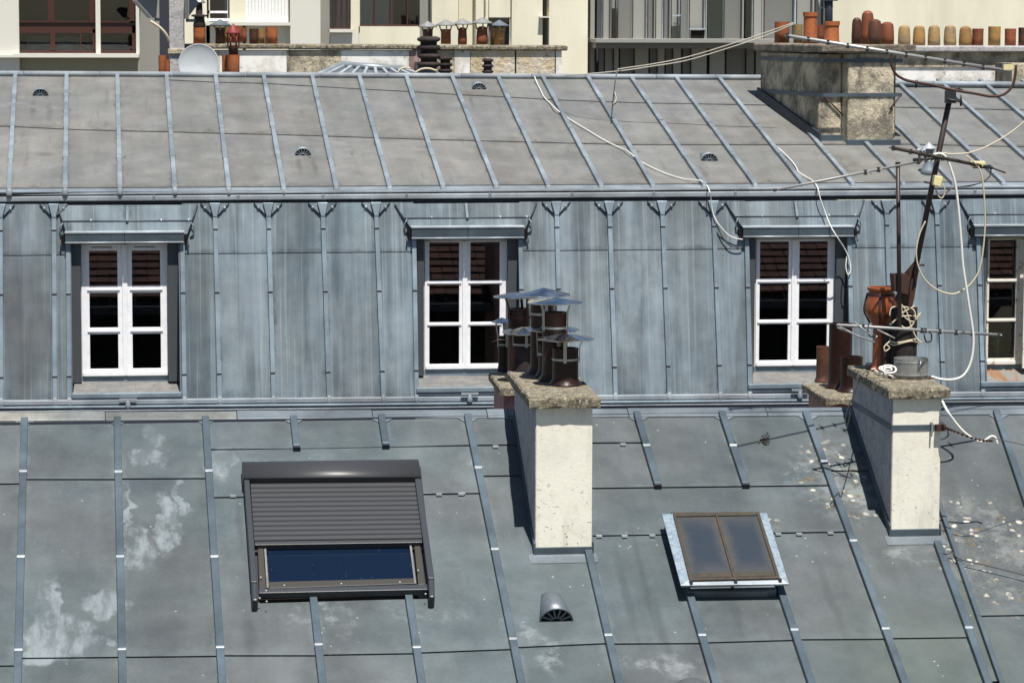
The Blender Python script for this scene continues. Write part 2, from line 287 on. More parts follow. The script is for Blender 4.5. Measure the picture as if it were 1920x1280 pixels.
# ---------------------------------------------------------------- mesh helpers
WL = {}
class MB:
    def __init__(s): s.v = []; s.f = []; s.sm = []
    def hexa(s, p, smooth=False):      # p: 4 bottom + 4 top corners in the same turn
        b = len(s.v); s.v += [V(x) for x in p]
        for q in ((3, 2, 1, 0), (4, 5, 6, 7), (0, 1, 5, 4), (1, 2, 6, 5), (2, 3, 7, 6), (3, 0, 4, 7)): s.f.append([b+i for i in q]); s.sm.append(smooth)
        return s
    def box(s, a, b):
        (x0, y0, z0), (x1, y1, z1) = a, b
        x0, x1 = min(x0, x1), max(x0, x1); y0, y1 = min(y0, y1), max(y0, y1); z0, z1 = min(z0, z1), max(z0, z1)
        return s.hexa([(x0, y0, z0), (x1, y0, z0), (x1, y1, z0), (x0, y1, z0), (x0, y0, z1), (x1, y0, z1), (x1, y1, z1), (x0, y1, z1)])
    def slab(s, pts, n, t0, t1):       # prism over a polygon, from n*t0 to n*t1
        b = len(s.v); k = len(pts)
        s.v += [V(p)+n*t0 for p in pts] + [V(p)+n*t1 for p in pts]
        s.f.append([b+i for i in reversed(range(k))]); s.f.append([b+k+i for i in range(k)])
        for i in range(k): s.f.append([b+i, b+(i+1) % k, b+k+(i+1) % k, b+k+i])
        s.sm += [False]*(k+2); return s
    def bar(s, p0, p1, n, w, h, t0=0., top=.75, w1=None):  # bar lying on a surface with normal n
        p0, p1 = V(p0), V(p1); d = (p1-p0).normalized(); sd = d.cross(n).normalized(); n = sd.cross(d).normalized()
        w1 = w1 or w; o = []
        for z, f in ((t0, 1.), (h, top)):
            o += [p0-sd*w*.5*f+n*z, p0+sd*w*.5*f+n*z, p1+sd*w1*.5*f+n*z, p1-sd*w1*.5*f+n*z]
        return s.hexa(o)
    def tube(s, pts, r, seg=6, cap=True, r1=None, smooth=True):
        pts = [V(p) for p in pts]; b = len(s.v); m = len(pts); up = None
        for i, p in enumerate(pts):
            d = (pts[min(i+1, m-1)]-pts[max(i-1, 0)])
            d = d.normalized() if d.length > 1e-9 else V((0, 0, 1))
            if up is None: up = d.orthogonal().normalized()
            up = (up-d*up.dot(d)).normalized(); sd = d.cross(up)
            rr = r if r1 is None else r+(r1-r)*i/(m-1)
            for j in range(seg):
                a = 2*math.pi*j/seg; s.v.append(p+up*math.cos(a)*rr+sd*math.sin(a)*rr)
        for i in range(m-1):
            for j in range(seg):
                s.f.append([b+i*seg+j, b+i*seg+(j+1) % seg, b+(i+1)*seg+(j+1) % seg, b+(i+1)*seg+j]); s.sm.append(smooth)
        if cap:
            s.f.append([b+j for j in reversed(range(seg))]); s.f.append([b+(m-1)*seg+j for j in range(seg)]); s.sm += [False, False]
        return s
    def lathe(s, prof, c, seg=20, smooth=True, axis=None, ang=0., jit=0.):
        c = V(c); ax = V(axis or (0, 0, 1)).normalized(); q = V((0, 0, 1)).rotation_difference(ax); rings = []
        def ring(r, z):
            b = len(s.v)
            for j in range(seg):
                a = 2*math.pi*j/seg+ang; rr = r*(1+(random.uniform(-jit, jit) if jit else 0))
                s.v.append(c+q@V((math.cos(a)*rr, math.sin(a)*rr, z)))
            return b
        k = len(prof); run = [ring(*prof[0])]; first = run[0]
        for i in range(1, k):
            b = ring(*prof[i]); a = run[-1]
            for j in range(seg):
                s.f.append([a+j, a+(j+1) % seg, b+(j+1) % seg, b+j]); s.sm.append(smooth)
            run.append(b)
            if i < k-1:     # crease where the profile turns sharply
                d0 = V((prof[i][0]-prof[i-1][0], prof[i][1]-prof[i-1][1])); d1 = V((prof[i+1][0]-prof[i][0], prof[i+1][1]-prof[i][1]))
                if d0.length > 1e-9 and d1.length > 1e-9 and d0.angle(d1) > .55 and not jit:
                    e = len(s.v); s.v += [p.copy() for p in s.v[b:b+seg]]; run.append(e)
        last = run[-1]
        if prof[0][0] > 1e-4: s.f.append([first+j for j in reversed(range(seg))]); s.sm.append(False)
        if prof[-1][0] > 1e-4: s.f.append([last+j for j in range(seg)]); s.sm.append(False)
        return s
    def shear(s, y0, k):
        for p in s.v: p.x += (p.y-y0)*k
        return s
    def build(s, name, m, parent=None, origin=None, bevel=0., label=None):
        xs = [p.x for p in s.v]; ys = [p.y for p in s.v]; zs = [p.z for p in s.v]
        o = V(origin) if origin is not None else V(((min(xs)+max(xs))/2, (min(ys)+max(ys))/2, (min(zs)+max(zs))/2 if parent else min(zs)))
        me = bpy.data.meshes.new(name); me.from_pydata([p-o for p in s.v], [], s.f); me.update()
        me.polygons.foreach_set('use_smooth', s.sm)
        me.materials.append(M[m]); ob = bpy.data.objects.new(name, me); COL.objects.link(ob)
        if parent: ob.parent = parent; ob.location = o-WL[parent.name]
        else: ob.location = o
        WL[ob.name] = o
        if bevel:
            b = ob.modifiers.new('bevel', 'BEVEL'); b.width = bevel; b.segments = 2; b.limit_method = 'ANGLE'
        if label: ob['label'] = label
        return ob
def thing(name, label, cat, loc, group=None):
    o = bpy.data.objects.new(name, None); COL.objects.link(o); o.location = loc; o.empty_display_size = .2
    WL[o.name] = V(loc); return tag(o, label, cat, group)
def tag(o, label, cat, group=None):
    o['label'] = label; o['category'] = cat
    if group: o['group'] = group
    return o
def struct(o): o['kind'] = 'structure'; return o
def smooth_path(pts, k=6):
    pts = [V(p) for p in pts]; o = []
    for i in range(len(pts)-1):
        a, b, c, d = pts[max(i-1, 0)], pts[i], pts[i+1], pts[min(i+2, len(pts)-1)]
        for j in range(k):
            t = j/k; o.append(.5*((2*b)+(c-a)*t+(2*a-5*b+4*c-d)*t*t+(3*b-a-3*c+d)*t**3))
    o.append(pts[-1]); return o
Z = V((0, 0, 1)); YV = V((0, 1, 0)); XV = V((1, 0, 0))
def lerp(a, b, t): return a+(b-a)*t
class Line:                             # a roof line through two survey points; x(v) gives its column at row v
    def __init__(s, x0, v0, x1, v1): s.a = (x0, v0, x1, v1)
    def x(s, v): x0, v0, x1, v1 = s.a; return x0+(x1-x0)*(v-v0)/(v1-v0)
def sheet(P, A, B, va0, vb0, va1, vb1, m, parent, gap=1.6, t=.004, lift=.006):
    q = [on(P, A.x(va0), va0), on(P, A.x(va1-gap), va1-gap), on(P, B.x(vb1-gap), vb1-gap), on(P, B.x(vb0), vb0)]
    n = P[1]; mb = MB(); b = [q[0], q[1], q[2], q[3]]
    # 4 bottom corners then 4 top corners, with the lower edge standing proud
    mb.hexa([b[0]-n*.002, b[1]-n*.002, b[2]-n*.002, b[3]-n*.002, b[0]+n*t, b[1]+n*(t+lift), b[2]+n*(t+lift), b[3]+n*t])
    return mb.build('zinc_sheet', m, parent)
# ================================================================ ground
g0 = MB().box((-260, -120, -.4), (300, 420, 0)).build('ground', 'ground'); struct(g0)
# ================================================================ FRONT BUILDING
nF = PF[1]
fr_c = on(PF, 960, 785)
ridge_y = on(PF, 960, 777).y
front = thing('zinc_roofed_building', 'near building with dark grey standing seam zinc roof slope filling the bottom of the picture', 'building', (fr_c.x, fr_c.y-4, 0))
e0, e1 = on(PF, -500, 1620), on(PF, 2500, 1560)
r0, r1 = on(PF, -500, 790), on(PF, 2500, 768)
xa, xb = -6.0, 16.0
zt = r0.z
def fz(y): return PF[0].z+(y-PF[0].y)*math.tan(R(25.64))
ylow = 15.2
MB().box((xa, ylow+.4, 0), (xb, 24.8, fz(ylow)-.35)).build('wall', 'grey_render', front)
mb = MB(); pts = [V((xa, ylow, fz(ylow))), V((xb, ylow, fz(ylow))), V((xb, ridge_y, fz(ridge_y))), V((xa, ridge_y, fz(ridge_y)))]
mb.slab(pts, nF, -.14, -.011)
roof = mb.build('roof', 'joint_dark', front)
# rear slope in clay tiles (only its reflection shows in the dormer windows)
zr = fz(ridge_y)
MB().slab([V((xa, ridge_y+.02, zr-.05)), V((xb, ridge_y+.02, zr-.05)), V((xb, 25.0, zr-1.38)), V((xa, 25.0, zr-1.38))], V((0, .56, .83)), -.12, -.02).build('rear_roof_deck', 'joint_dark', front)
mb = MB(); d = (V((0, 25.05, zr-1.38))-V((0, ridge_y+.05, zr-.04))); L = d.length; d.normalize(); nb = V((0, -d.z, d.y))
rows = int(L/.2)
for r in range(rows):
    for c in range(int((xb-xa)/.19)):
        x = xa+c*.19+random.uniform(-.004, .004); a = V((x, ridge_y+.05, zr-.04))+d*(r*.2)
        dd = d*.23; n1 = nb*(.012+random.uniform(0, .006)); n2 = nb*(.04+random.uniform(0, .012))
        p = [a, a+XV*.18, a+dd+XV*.18, a+dd]
        mb.hexa([p[0]-nb*.01, p[1]-nb*.01, p[2], p[3], p[0]+n1, p[1]+n1, p[2]+n2, p[3]+n2])
o = mb.build('roof_tiles', 'roof_tile', front); o['kind'] = 'stuff'
MB().box((xa, 25.05, zr-1.52), (xb, 25.17, zr-1.40)).build('rear_gutter', 'flash_dark', front)

FL = dict(K2=Line(-460, 795, -540, 1290), K1=Line(-291, 793, -346, 1290), L0=Line(-122, 790, -152, 1290), B1=Line(46, 792, 33, 1290), B2=Line(220, 790, 230, 1290), B3=Line(385, 788, 417, 1290), B4=Line(550, 787, 605, 1290),
          B5=Line(715, 785, 791, 1290), B6=Line(876, 784, 978, 1290), B7=Line(1103, 1040, 1161, 1290), B8=Line(1193, 779, 1342, 1290), B9=Line(1352, 777, 1522, 1290),
          B10=Line(1511, 782, 1697, 1290), B11=Line(1757, 1024, 1853, 1290), PT=Line(1764, 962, 1878, 1290), B12=Line(1868, 780, 2040, 1290), B13=Line(2030, 775, 2230, 1290), B14=Line(2192, 774, 2420, 1290), B15=Line(2354, 773, 2610, 1290))
BOT = 1500
TOPF = lambda x: 790-(x/1920)*13
def fsheets(a, b, br, top=None, mt='zinc_front'):
    A, B = FL[a], FL[b]
    if top is None: top = (TOPF(A.x(785)), TOPF(B.x(785)))
    prev = top
    for k in list(br)+[(BOT, BOT)]:
        k = k if isinstance(k, tuple) else (k, k)
        sheet(PF, A, B, prev[0], prev[1], k[0], k[1], mt, roof); prev = k
fsheets('K2', 'K1', [(905, 905), (1250, 1250)]); fsheets('K1', 'L0', [(905, 905), (1250, 1250)])
fsheets('B13', 'B14', [(1098, 1098)]); fsheets('B14', 'B15', [(1098, 1098)])
fsheets('L0', 'B1', [(911, 909), (1252, 1250)])
fsheets('B1', 'B2', [(901, 901), (1236, 1234)])
fsheets('B2', 'B3', [(900, 899), (1234, 1232)])
# above the shuttered skylight: three short sheets, one wide one, then three again
for a, b, k in (('B3', 'B4', (845, 844)), ('B4', 'B5', (844, 841)), ('B5', 'B6', (841, 837))):
    sheet(PF, FL[a], FL[b], TOPF(FL[a].x(785)), TOPF(FL[b].x(785)), k[0], k[1], 'zinc_front', roof)
sheet(PF, FL['B3'], FL['B6'], 845, 837, 935, 927, 'zinc_front', roof)
for a, b, k0, k1 in (('B3', 'B4', (935, 932), (1231, 1231)), ('B4', 'B5', (932, 930), (1230, 1227)), ('B5', 'B6', (930, 927), (1226, 1219))):
    fsheets(a, b, [k1], k0)
fsheets('B6', 'B7', [(837, 835), (895, 892), (1216, 1208)])
for a, b, k in (('B7', 'B8', (833, 832)),):
    fsheets_top = sheet(PF, FL[a], FL[b], TOPF(1040), TOPF(1193), 833, 832, 'zinc_front', roof)
    sheet(PF, FL[a], FL[b], 833, 832, 918, 916, 'zinc_front', roof)
sheet(PF, FL['B8'], FL['B9'], TOPF(1193), TOPF(1352), 916, 914, 'zinc_front', roof)
sheet(PF, FL['B9'], FL['B10'], TOPF(1352), TOPF(1511), 914, 912, 'zinc_front', roof)
sheet(PF, FL['B7'], FL['B10'], 918, 912, 1007, 999, 'zinc_front', roof)
fsheets('B7', 'B8', [(1209, 1208)], (1007, 1004)); fsheets('B8', 'B9', [(1207, 1202)], (1004, 1002)); fsheets('B9', 'B10', [(1201, 1200)], (1002, 999))
fsheets('B10', 'B11', [(885, 884), (1199, 1197)])
A, B = FL['B11'], FL['PT']; sheet(PF, A, B, 790, 790, 1280, 1280, 'zinc_front', roof)
fsheets('PT', 'B12', [(1157, 1154)]); fsheets('B12', 'B13', [(1100, 1098)])
# battens (rolls) and their clips
def batten(ln, v0, v1, P=PF, w=.052, h=.045, m='zinc_batten_front', par=None, nm='batten', lab=None, top=1.0):
    a, b = on(P, ln.x(v0), v0), on(P, ln.x(v1), v1)
    return MB().bar(a, b, P[1], w, h, -.004, top).build(nm, m, par or roof, bevel=.004, label=lab)
def clip(ln, v, par=None):
    a, b = on(PF, ln.x(v-2.), v-2.), on(PF, ln.x(v+2.), v+2.)
    MB().bar(a, b, nF, .058, .047, 0, .95).build('batten_clip', 'zinc_trim', par or roof, bevel=.003)
ends = {}
for nm, spans in dict(B1=[(791, BOT)], B2=[(789, BOT)], B3=[(788, BOT)], B4=[(787, 843), (1122, BOT)], B5=[(785, 839), (1118, BOT)], B6=[(784, BOT)], B7=[(1039, BOT)],
                      B8=[(779, 914), (1107, BOT)], B9=[(778, 913), (1105, BOT)], B10=[(778, BOT)], B11=[(1022, BOT)], B12=[(776, BOT)], B13=[(776, BOT)], B14=[(776, BOT)], K1=[(792, BOT)], L0=[(791, BOT)]).items():
    for a, b in spans:
        # a run is laid in lengths that overlap a little
        batten(FL[nm], a, b)
        if b < 1000:
            p0, p1 = on(PF, FL[nm].x(b), b), on(PF, FL[nm].x(b+4), b+4)
            MB().bar(p0, p1, nF, .056, .044, 0, .9).build('batten_end', 'flash_dark', roof)
batten(FL['PT'], 940, BOT, w=.034, h=.045, m='zinc_batten_front')
for nm, vs in dict(B1=[892, 1052, 1227], B2=[893, 1052, 1226], B3=[891, 1052, 1222], B4=[1217], B5=[1222], B6=[885, 1038, 1206], B7=[1199], B8=[843, 1199], B9=[843, 1189], B10=[873, 1022, 1187], B11=[1185]).items():
    for v in vs: clip(FL[nm], v)
# little fixing clips on the horizontal joints
for u, v in ((437, 930), (823, 927), (867, 925), (929, 837), (1168, 833), (864, 926), (1123, 1005), (1171, 1005), (1223, 1004), (1459, 1001), (1498, 1001), (1557, 999)):
    p = on(PF, u, v, .012); MB().box((p.x-.02, p.y-.018, p.z-.006), (p.x+.02, p.y+.018, p.z+.008)).build('joint_clip', 'zinc_trim', roof)
# corner welts at the head of each batten
for nm in ('B1', 'B2', 'B3', 'B4', 'B5', 'B6', 'B8', 'B9', 'B10', 'B12'):
    x = FL[nm].x(792); v = TOPF(x)+2
    for s in (-1, 1):
        MB().slab([on(PF, x+s*5, v), on(PF, x+s*19, v), on(PF, x+s*7, v+7)][::(-1 if s > 0 else 1)], nF, .005, .012).build('welt', 'zinc_edge', roof)
# ridge capping in lengths, brighter and streaky at the left end
rp = [-300, -60, 198, 445, 700, 915, 955, 1180, 1440, 1700, 1960, 2250]
for i in range(len(rp)-1):
    if rp[i] == 955: pass
    a, b = rp[i], rp[i+1]-.8
    p0, p1 = on(PF, a, TOPF(a)+2.5), on(PF, b, TOPF(b)+2.5); j = .004*(i % 2); mb = MB()
    def row(dy, dz): return [V((q.x, q.y+dy, q.z+dz)) for q in (p0, p1)]
    L0_, L1_, T0_, T1_, B0_, B1_ = row(0, -.02), row(.12, -.02), row(-j, .020), row(.10, .064+j), row(.12, -.02), row(.26, -.12)
    U1_ = row(.26, -.06)
    mb.hexa([L0_[0], L0_[1], L1_[1], L1_[0], T0_[0], T0_[1], T1_[1], T1_[0]])
    mb.build('ridge_cap', 'zinc_ridge_old' if i <= 2 else 'zinc_edge', roof, bevel=.004)
    MB().hexa([B0_[0], B0_[1], B1_[1], B1_[0], T1_[0]+YV*.003, T1_[1]+YV*.003, U1_[1], U1_[0]]).build('ridge_flange', 'zinc_edge', roof)
mb = MB(); p0, p1 = hit(-300, 793, V((0, ridge_y-.06, 0)), YV), hit(2250, 776, V((0, ridge_y-.06, 0)), YV)
mb.box((xa, ridge_y-.05, fz(ridge_y)-.03), (xb, ridge_y+.06, fz(ridge_y)+.0)).build('ridge_board', 'flash_dark', roof)
# half-round roof vent
def vent(P, u, v, r, parent, ln=.32, metal='zinc_edge', nm='roof_vent', rise=1.0):
    """half-round hood; u,v = middle of its front foot"""
    n = P[1]; dn = V((0, -math.cos(math.atan2(-n.y, n.z)), -math.sin(math.atan2(-n.y, n.z))))
    c = on(P, u, v); seg = 14; mb = MB(); b = 0
    rows = ((0, 1.), (.5, .80), (1., .30))
    for t, s in rows:
        for j in range(seg+1):
            a = math.pi*j/seg; mb.v.append(c-dn*ln*t+XV*math.cos(a)*r*(1-.42*t)+n*(math.sin(a)*r*rise*s*.98))
    for i in range(2):
        for j in range(seg): q = i*(seg+1)+j; mb.f.append([q+1, q, q+seg+1, q+seg+2]); mb.sm.append(True)
    k = 2*(seg+1); mb.f.append([k+j for j in range(seg+1)][::-1]); mb.sm.append(False)
    o = mb.build(nm, metal, parent)
    o.modifiers.new('solid', 'SOLIDIFY').thickness = .005
    # grille: dark plate with spokes just inside the mouth
    gb = MB(); fr = c-dn*.006
    arc = [fr+XV*math.cos(math.pi*j/seg)*r*.97+n*math.sin(math.pi*j/seg)*r*rise*.95 for j in range(seg+1)]
    gb.slab(arc, dn, -.012, -.006)
    gb.build('vent_mouth', 'room_dark', parent)
    sb = MB()
    for j in range(0, 8):
        a = math.pi*(j)/7; d_ = XV*math.cos(a)+n*math.sin(a)*rise
        sb.bar(fr+d_*r*.30+n*.002, fr+d_*r*.95, dn, .010*r/.1, .004, -.004, 1.)
    for rr in (.30, .93):
        pts = [fr+XV*math.cos(math.pi*j/seg)*r*rr+n*math.sin(math.pi*j/seg)*r*rise*rr for j in range(seg+1)]
        sb.tube(pts, .004*r/.1+.002, 5)
    sb.box((c.x-r*1.14, c.y-.012, c.z-.004), (c.x+r*1.14, c.y+.004, c.z+.008))
    sb.build('vent_grille', metal, parent)
    return o
vent(PF, 1043, 1166, .118, roof, .30, 'zinc_edge')

# ================================================================ chimney stacks
def chimney(nm, label, face, base, cap_over, cap_h, back_uv, cap_top_uv, mats, flash=True, front_rows=None, yoff=0., side_mat=None):
    """face=(uL,uR) columns of the front face at its foot; base=(u,v) foot on the front roof; everything else follows"""
    pass
SK = .04      # the stacks stand a little askew to the ridge
def stack(nm, label, y, xl, xr, zfoot, ztop, yback, cap, mshaft, msteel=None, mside=None):
    """shaft with its front face at depth y; cap=(over_left, over_right, over_front, height)"""
    t = thing(nm, label, 'chimney', ((xl+xr)/2, y, zfoot))
    MB().box((xl, y, zfoot), (xr, yback, ztop)).shear(y, SK).build('shaft', mshaft, t, bevel=.008)
    if mside: MB().box((xl-.004, y+.006, zfoot), (xl-.001, yback-.01, ztop-.002)).shear(y, SK).build('shaded_side_render', mside, t)  # rough grey skin, darkened for the shade on the left face
    ol, orr, of, h = cap
    mb = MB(); nx, ny = 10, 16; x0, x1, y0, y1 = xl-ol, xr+orr, y-of, yback+.04
    # slab with a worn, wavy arris
    rim = []
    for j in range(nx): rim.append((lerp(x0, x1, j/nx), y0))
    for j in range(ny): rim.append((x1, lerp(y0, y1, j/ny)))
    for j in range(nx): rim.append((lerp(x1, x0, j/nx), y1))
    for j in range(ny): rim.append((x0, lerp(y1, y0, j/ny)))
    k = len(rim); lay = ((0, .0), (.15, -.004), (.8, -.003), (1., .008))
    for hz, ins in lay:
        for (px, py) in rim:
            cx, cy = (x0+x1)/2, (y0+y1)/2; q = random.uniform(-.004, .004)
            sx = (1 if px > cx else -1); sy = (1 if py > cy else -1)
            mb.v.append(V((px-sx*(ins+q), py-sy*(ins+q), ztop+h*hz+random.uniform(-.003, .003))))
    for i in range(3):
        for j in range(k): mb.f.append([i*k+j, i*k+(j+1) % k, (i+1)*k+(j+1) % k, (i+1)*k+j]); mb.sm.append(False)
    mb.f.append(list(range(k))[::-1]); mb.sm.append(False); mb.f.append([3*k+j for j in range(k)]); mb.sm.append(False)
    mb.shear(y, SK).build('cap_slab', 'lichen_concrete', t)
    return t
def flashing(t, y, xl, xr, yback, zf):
    """zinc apron in front and a stepped upstand along the left side"""
    MB().box((xl-.008, y-.012, zf-.02), (xr+.008, y+.03, zf+.058)).build('front_flashing', 'zinc_batten_front', t, bevel=.004)
    a = [V((xl-.05, y-.10, fz(y-.10)+.006)), V((xr+.03, y-.10, fz(y-.10)+.006)), V((xr+.03, y, fz(y)+.006)), V((xl-.05, y, fz(y)+.006))]
    MB().slab(a, nF, 0, .006).build('apron', 'zinc_edge', t)
    for x, s in ((xl, -1), (xr, 1)):
        q = [V((x+s*.010, y-.012, fz(y)-.02)), V((x+s*.010, yback, fz(yback)-.02)), V((x+s*.010, yback, fz(yback)+.085)), V((x+s*.010, y-.012, fz(y)+.085))]
        MB().slab(q if s > 0 else q[::-1], V((s, 0, 0)), -.008, .003).shear(y, SK).build('side_flashing', 'zinc_batten_front', t)
# --- chimney with the steel cowls
c1 = on(PF, 1057, 1040); y1 = c1.y
xl1, xr1 = at(1004.5, 900, y1).x, at(1110.5, 900, y1).x
ft = at(993, 746, y1-.05); cap1_top = ft.z; cap1_bot = at(993.5, 765.5, y1-.05).z
bk = lvl(954, 695, cap1_top); y1b = bk.y-.04
print('chimney 1', y1, y1b, xl1, xr1, cap1_bot, cap1_top, 'ridge', ridge_y)
ch1 = stack('chimney_stack', 'cream rendered chimney with mossy slab and steel cowled pots, left of the small skylight', y1, xl1, xr1, fz(y1)-.3, cap1_bot, y1b,
            (xl1-ft.x, at(1126, 746, y1-.05).x-xr1, .05, cap1_top-cap1_bot), 'cream_render', mside='grey_render')
flashing(ch1, y1, xl1, xr1, min(y1b, ridge_y), fz(y1))
# --- chimney with the aerials
c2 = on(PF, 1716, 1006); y2 = c2.y
xl2, xr2 = at(1672.5, 880, y2).x, at(1763, 880, y2).x
f2 = at(1668, 729, y2-.04); cap2_top = f2.z; cap2_bot = at(1668, 748, y2-.04).z
bk2 = lvl(1588, 685, cap2_top); y2b = bk2.y-.04
print('chimney 2', y2, y2b, xl2, xr2, cap2_bot, cap2_top)
ch2 = stack('chimney_stack', 'cream rendered chimney with steel strap, carrying aerials and an orange urn shaped pot', y2, xl2, xr2, fz(y2)-.3, cap2_bot, y2b,
            (xl2-f2.x, at(1782, 730, y2-.04).x-xr2, .04, cap2_top-cap2_bot), 'cream_render', mside='grey_render')
flashing(ch2, y2, xl2, xr2, min(y2b, ridge_y), fz(y2))
# steel strap round it with a rusty bracket and tail of chain
zs1, zs0 = at(1720, 796, y2).z, at(1720, 806, y2).z
sb = MB().box((xl2-.006, y2-.006, zs0), (xr2+.006, y2-.001, zs1)); sb.box((xl2-.010, y2-.004, zs0), (xl2-.005, y2b, zs1)); sb.box((xr2+.001, y2-.004, zs0), (xr2+.006, y2b, zs1))
sb.shear(y2, SK).build('strap', 'zinc_batten_front', ch2)
bb = MB().box((xr2-.045, y2-.05, zs0-.004), (xr2+.02, y2-.008, zs1+.004)); bb.build('bracket', 'rusty_steel', ch2)
bb = MB()
for zz_ in (zs0-.014, zs1+.008): bb.box((xr2-.085, y2-.012, zz_-.004), (xr2-.06, y2-.006, zz_+.010))
bb.box((xr2-.08, y2-.045, zs0-.02), (xr2-.07, y2-.008, zs1+.02)); bb.build('bracket_bolt', 'dull_steel', ch2)
# --- low stack just beyond the ridge, left
Y3 = 24.3
def rear_stack(label, Y, tl, tlb, right_u, foot_v, back, mshaft, xsh):
    zt_, zb_ = at(tl[0], tl[1], Y).z, at(tl[0], tlb, Y).z
    bkp = lvl(back[0], back[1], zt_)
    xl, xr = at(xsh, tl[1], Y).x, at(right_u, tl[1], Y).x
    s_ = stack('chimney_stack', label, Y+.05, xl, xr, zt_-2.6, zb_, bkp.y-.04, (xl-at(tl[0], tl[1], Y).x, .05, .05, zt_-zb_), mshaft)
    return s_, zt_
ch3, cap3_top = rear_stack('low chimney with weathered slab and pinkish shaft half hidden behind the cowled cream chimney', Y3, (938, 726), 741.5, 1030, 0, (904, 699), 'pink_render', 946)
ch4, cap4_top = rear_stack('low chimney with three brown pots standing in front of the third dormer window', Y3, (1549, 746), 760, 1660, 0, (1487, 718), 'pink_render', 1560)
print('caps', cap3_top, cap4_top)

# ================================================================ pots
def pot_body(t, c, r, h, m, flange=1.28, fl_h=.055, seg=28, rim=True, wall=.014):
    mb = MB(); pr = [(r*flange, 0), (r*flange*.99, .010), (r*1.16, fl_h*.4), (r*1.03, fl_h*.8), (r, fl_h*1.1), (r*.995, h*.5), (r*.99, h-.03)]
    if rim: pr += [(r*.99, h-.012), (r*1.015, h-.010), (r*1.01, h)]
    else: pr += [(r*.985, h)]
    pr += [(r-wall, h), (r-wall-.002, h*.3), (0, h*.3)]
    mb.lathe(pr, c, seg); return mb.build('pot_body', m, t)
def pot(label, c, r, h, m, group=None, **k):
    t = thing('chimney_pot', label, 'chimney pot', c, group); pot_body(t, V(c), r, h, m, **k); return t
def cowl(t, c, r_pot, z_pot_top, R_, zc, tilt=(0, 0), n=9, m='cowl_steel', rise=.036, ring_z=-.07, off=(0, 0), legs=(0.4, 2.5, 4.6), legm='dull_steel'):
    """shallow faceted umbrella held by three straps clamped round the pot"""
    c = V(c); cc = V((c.x+off[0], c.y+off[1], zc)); mb = MB(); a0 = random.uniform(0, 1)
    ax = V((tilt[0], tilt[1], 1)).normalized(); q = V((0, 0, 1)).rotation_difference(ax); k = []
    apex = cc+q@V((0, 0, rise)); mb.v.append(apex); mb.v.append(apex-Z*.006)
    for j in range(n*2):
        a = a0+math.pi*j/n; rr = R_*(1 if j % 2 == 0 else .985); zz_ = random.uniform(-.003, .003)-(0 if j % 2 == 0 else .003)
        p = cc+q@V((math.cos(a)*rr, math.sin(a)*rr, zz_)); mb.v += [p, p-Z*.006]
    N = n*2
    for j in range(N):
        a_, b_ = 2+2*j, 2+2*((j+1) % N); mb.f += [[0, a_, b_], [1, b_+1, a_+1], [a_, a_+1, b_+1, b_]]; mb.sm += [False]*3
    mb.build('cowl', m, t)
    zr_ = z_pot_top+ring_z
    MB().lathe([(r_pot*1.0, -.008), (r_pot*1.045, -.008), (r_pot*1.045, .008), (r_pot*1.0, .008)], (c.x, c.y, zr_), 22).build('clamp_ring', legm, t)
    for a in legs:
        d = V((math.cos(a), math.sin(a), 0)); p0 = V((c.x, c.y, zr_-.02))+d*r_pot*1.06; p1 = V((c.x, c.y, z_pot_top+.01))+d*r_pot*1.10; p2 = cc+q@(d*R_*.62)+Z*(rise*.30)
        mb = MB(); s_ = d.cross(Z)*.012; th = d*.003
        for A_, B_ in ((p0, p1), (p1, p2)): mb.hexa([A_-s_-th, A_+s_-th, A_+s_+th, A_-s_+th, B_-s_-th, B_+s_-th, B_+s_+th, B_-s_+th])
        mb.build('brace', legm, t)
def cap_pt(u, v, z): return lvl(u, v, z)
def pot_px(label, u, vbase, vtop, rpx, ztop_slab, m, group=None, **k):
    """pot whose axis stands at (u, vbase) on a slab top; vtop = row of its mouth centre"""
    c = cap_pt(u, vbase, ztop_slab); d = (c-CP).length; r = rpx*d/FPX
    h = at(u, vtop, c.y).z-ztop_slab
    return pot(label, c, r, h, m, group, **k), c, r, h
g1 = 'brown glazed pots with steel cowls on the cowled chimneys'
def cowled(label, u, vb, vt, rpx, slab, cu, cv, cr, m='glazed_brown', **k):
    t, c, r, h = pot_px(label, u, vb, vt, rpx, slab, m, g1)
    s = (c-CP).length/FPX; zc = at(cu, cv, c.y).z; xo = at(cu, cv, c.y).x-c.x
    cowl(t, c, r, slab+h, cr*s, zc, off=(xo, 0), **k); return t
cowled('front brown pot on the mossy slab, shortest, under a wide steel cowl', 1060, 722, 652, 24.5, cap1_top, 1061, 634, 54, legs=(-1.75, -.25, 1.9), n=8, ring_z=-.08)
cowled('tall dark brown pot just behind the front one, under the rightmost upper steel cowl', 1040, 713, 585, 24, cap1_top, 1041, 566, 53, legs=(-.6, 1.4, 3.6), n=7, ring_z=-.11)
cowled('short brown pot squeezed between the two tall ones, its cowl sticking out to the right', 1030, 706, 645, 21, cap1_top, 1037, 617, 50, legs=(2.9, .3, -1.6), n=8)
cowled('tall brown pot at the back of the mossy slab, under the highest pointed cowl', 1016, 700, 570, 22, cap1_top, 1019, 552, 52, m='glazed_brown', legs=(2.9, .5, 4.9), n=6, rise=.05)
cowled('tall brown pot on the rear slab, under the leftmost upper steel cowl', 973, 706, 578, 21, cap3_top, 970, 555, 46, legs=(3.6, 1.2, 5.3), n=7, legm='rusty_steel')
cowled('short sooty pot on the rear slab under a crumpled bright steel cowl', 981, 716, 629, 18, cap3_top, 981, 620, 40, m='soot_black', legs=(-1.4, .7, 2.8), n=8, tilt=(-.05, -.08))
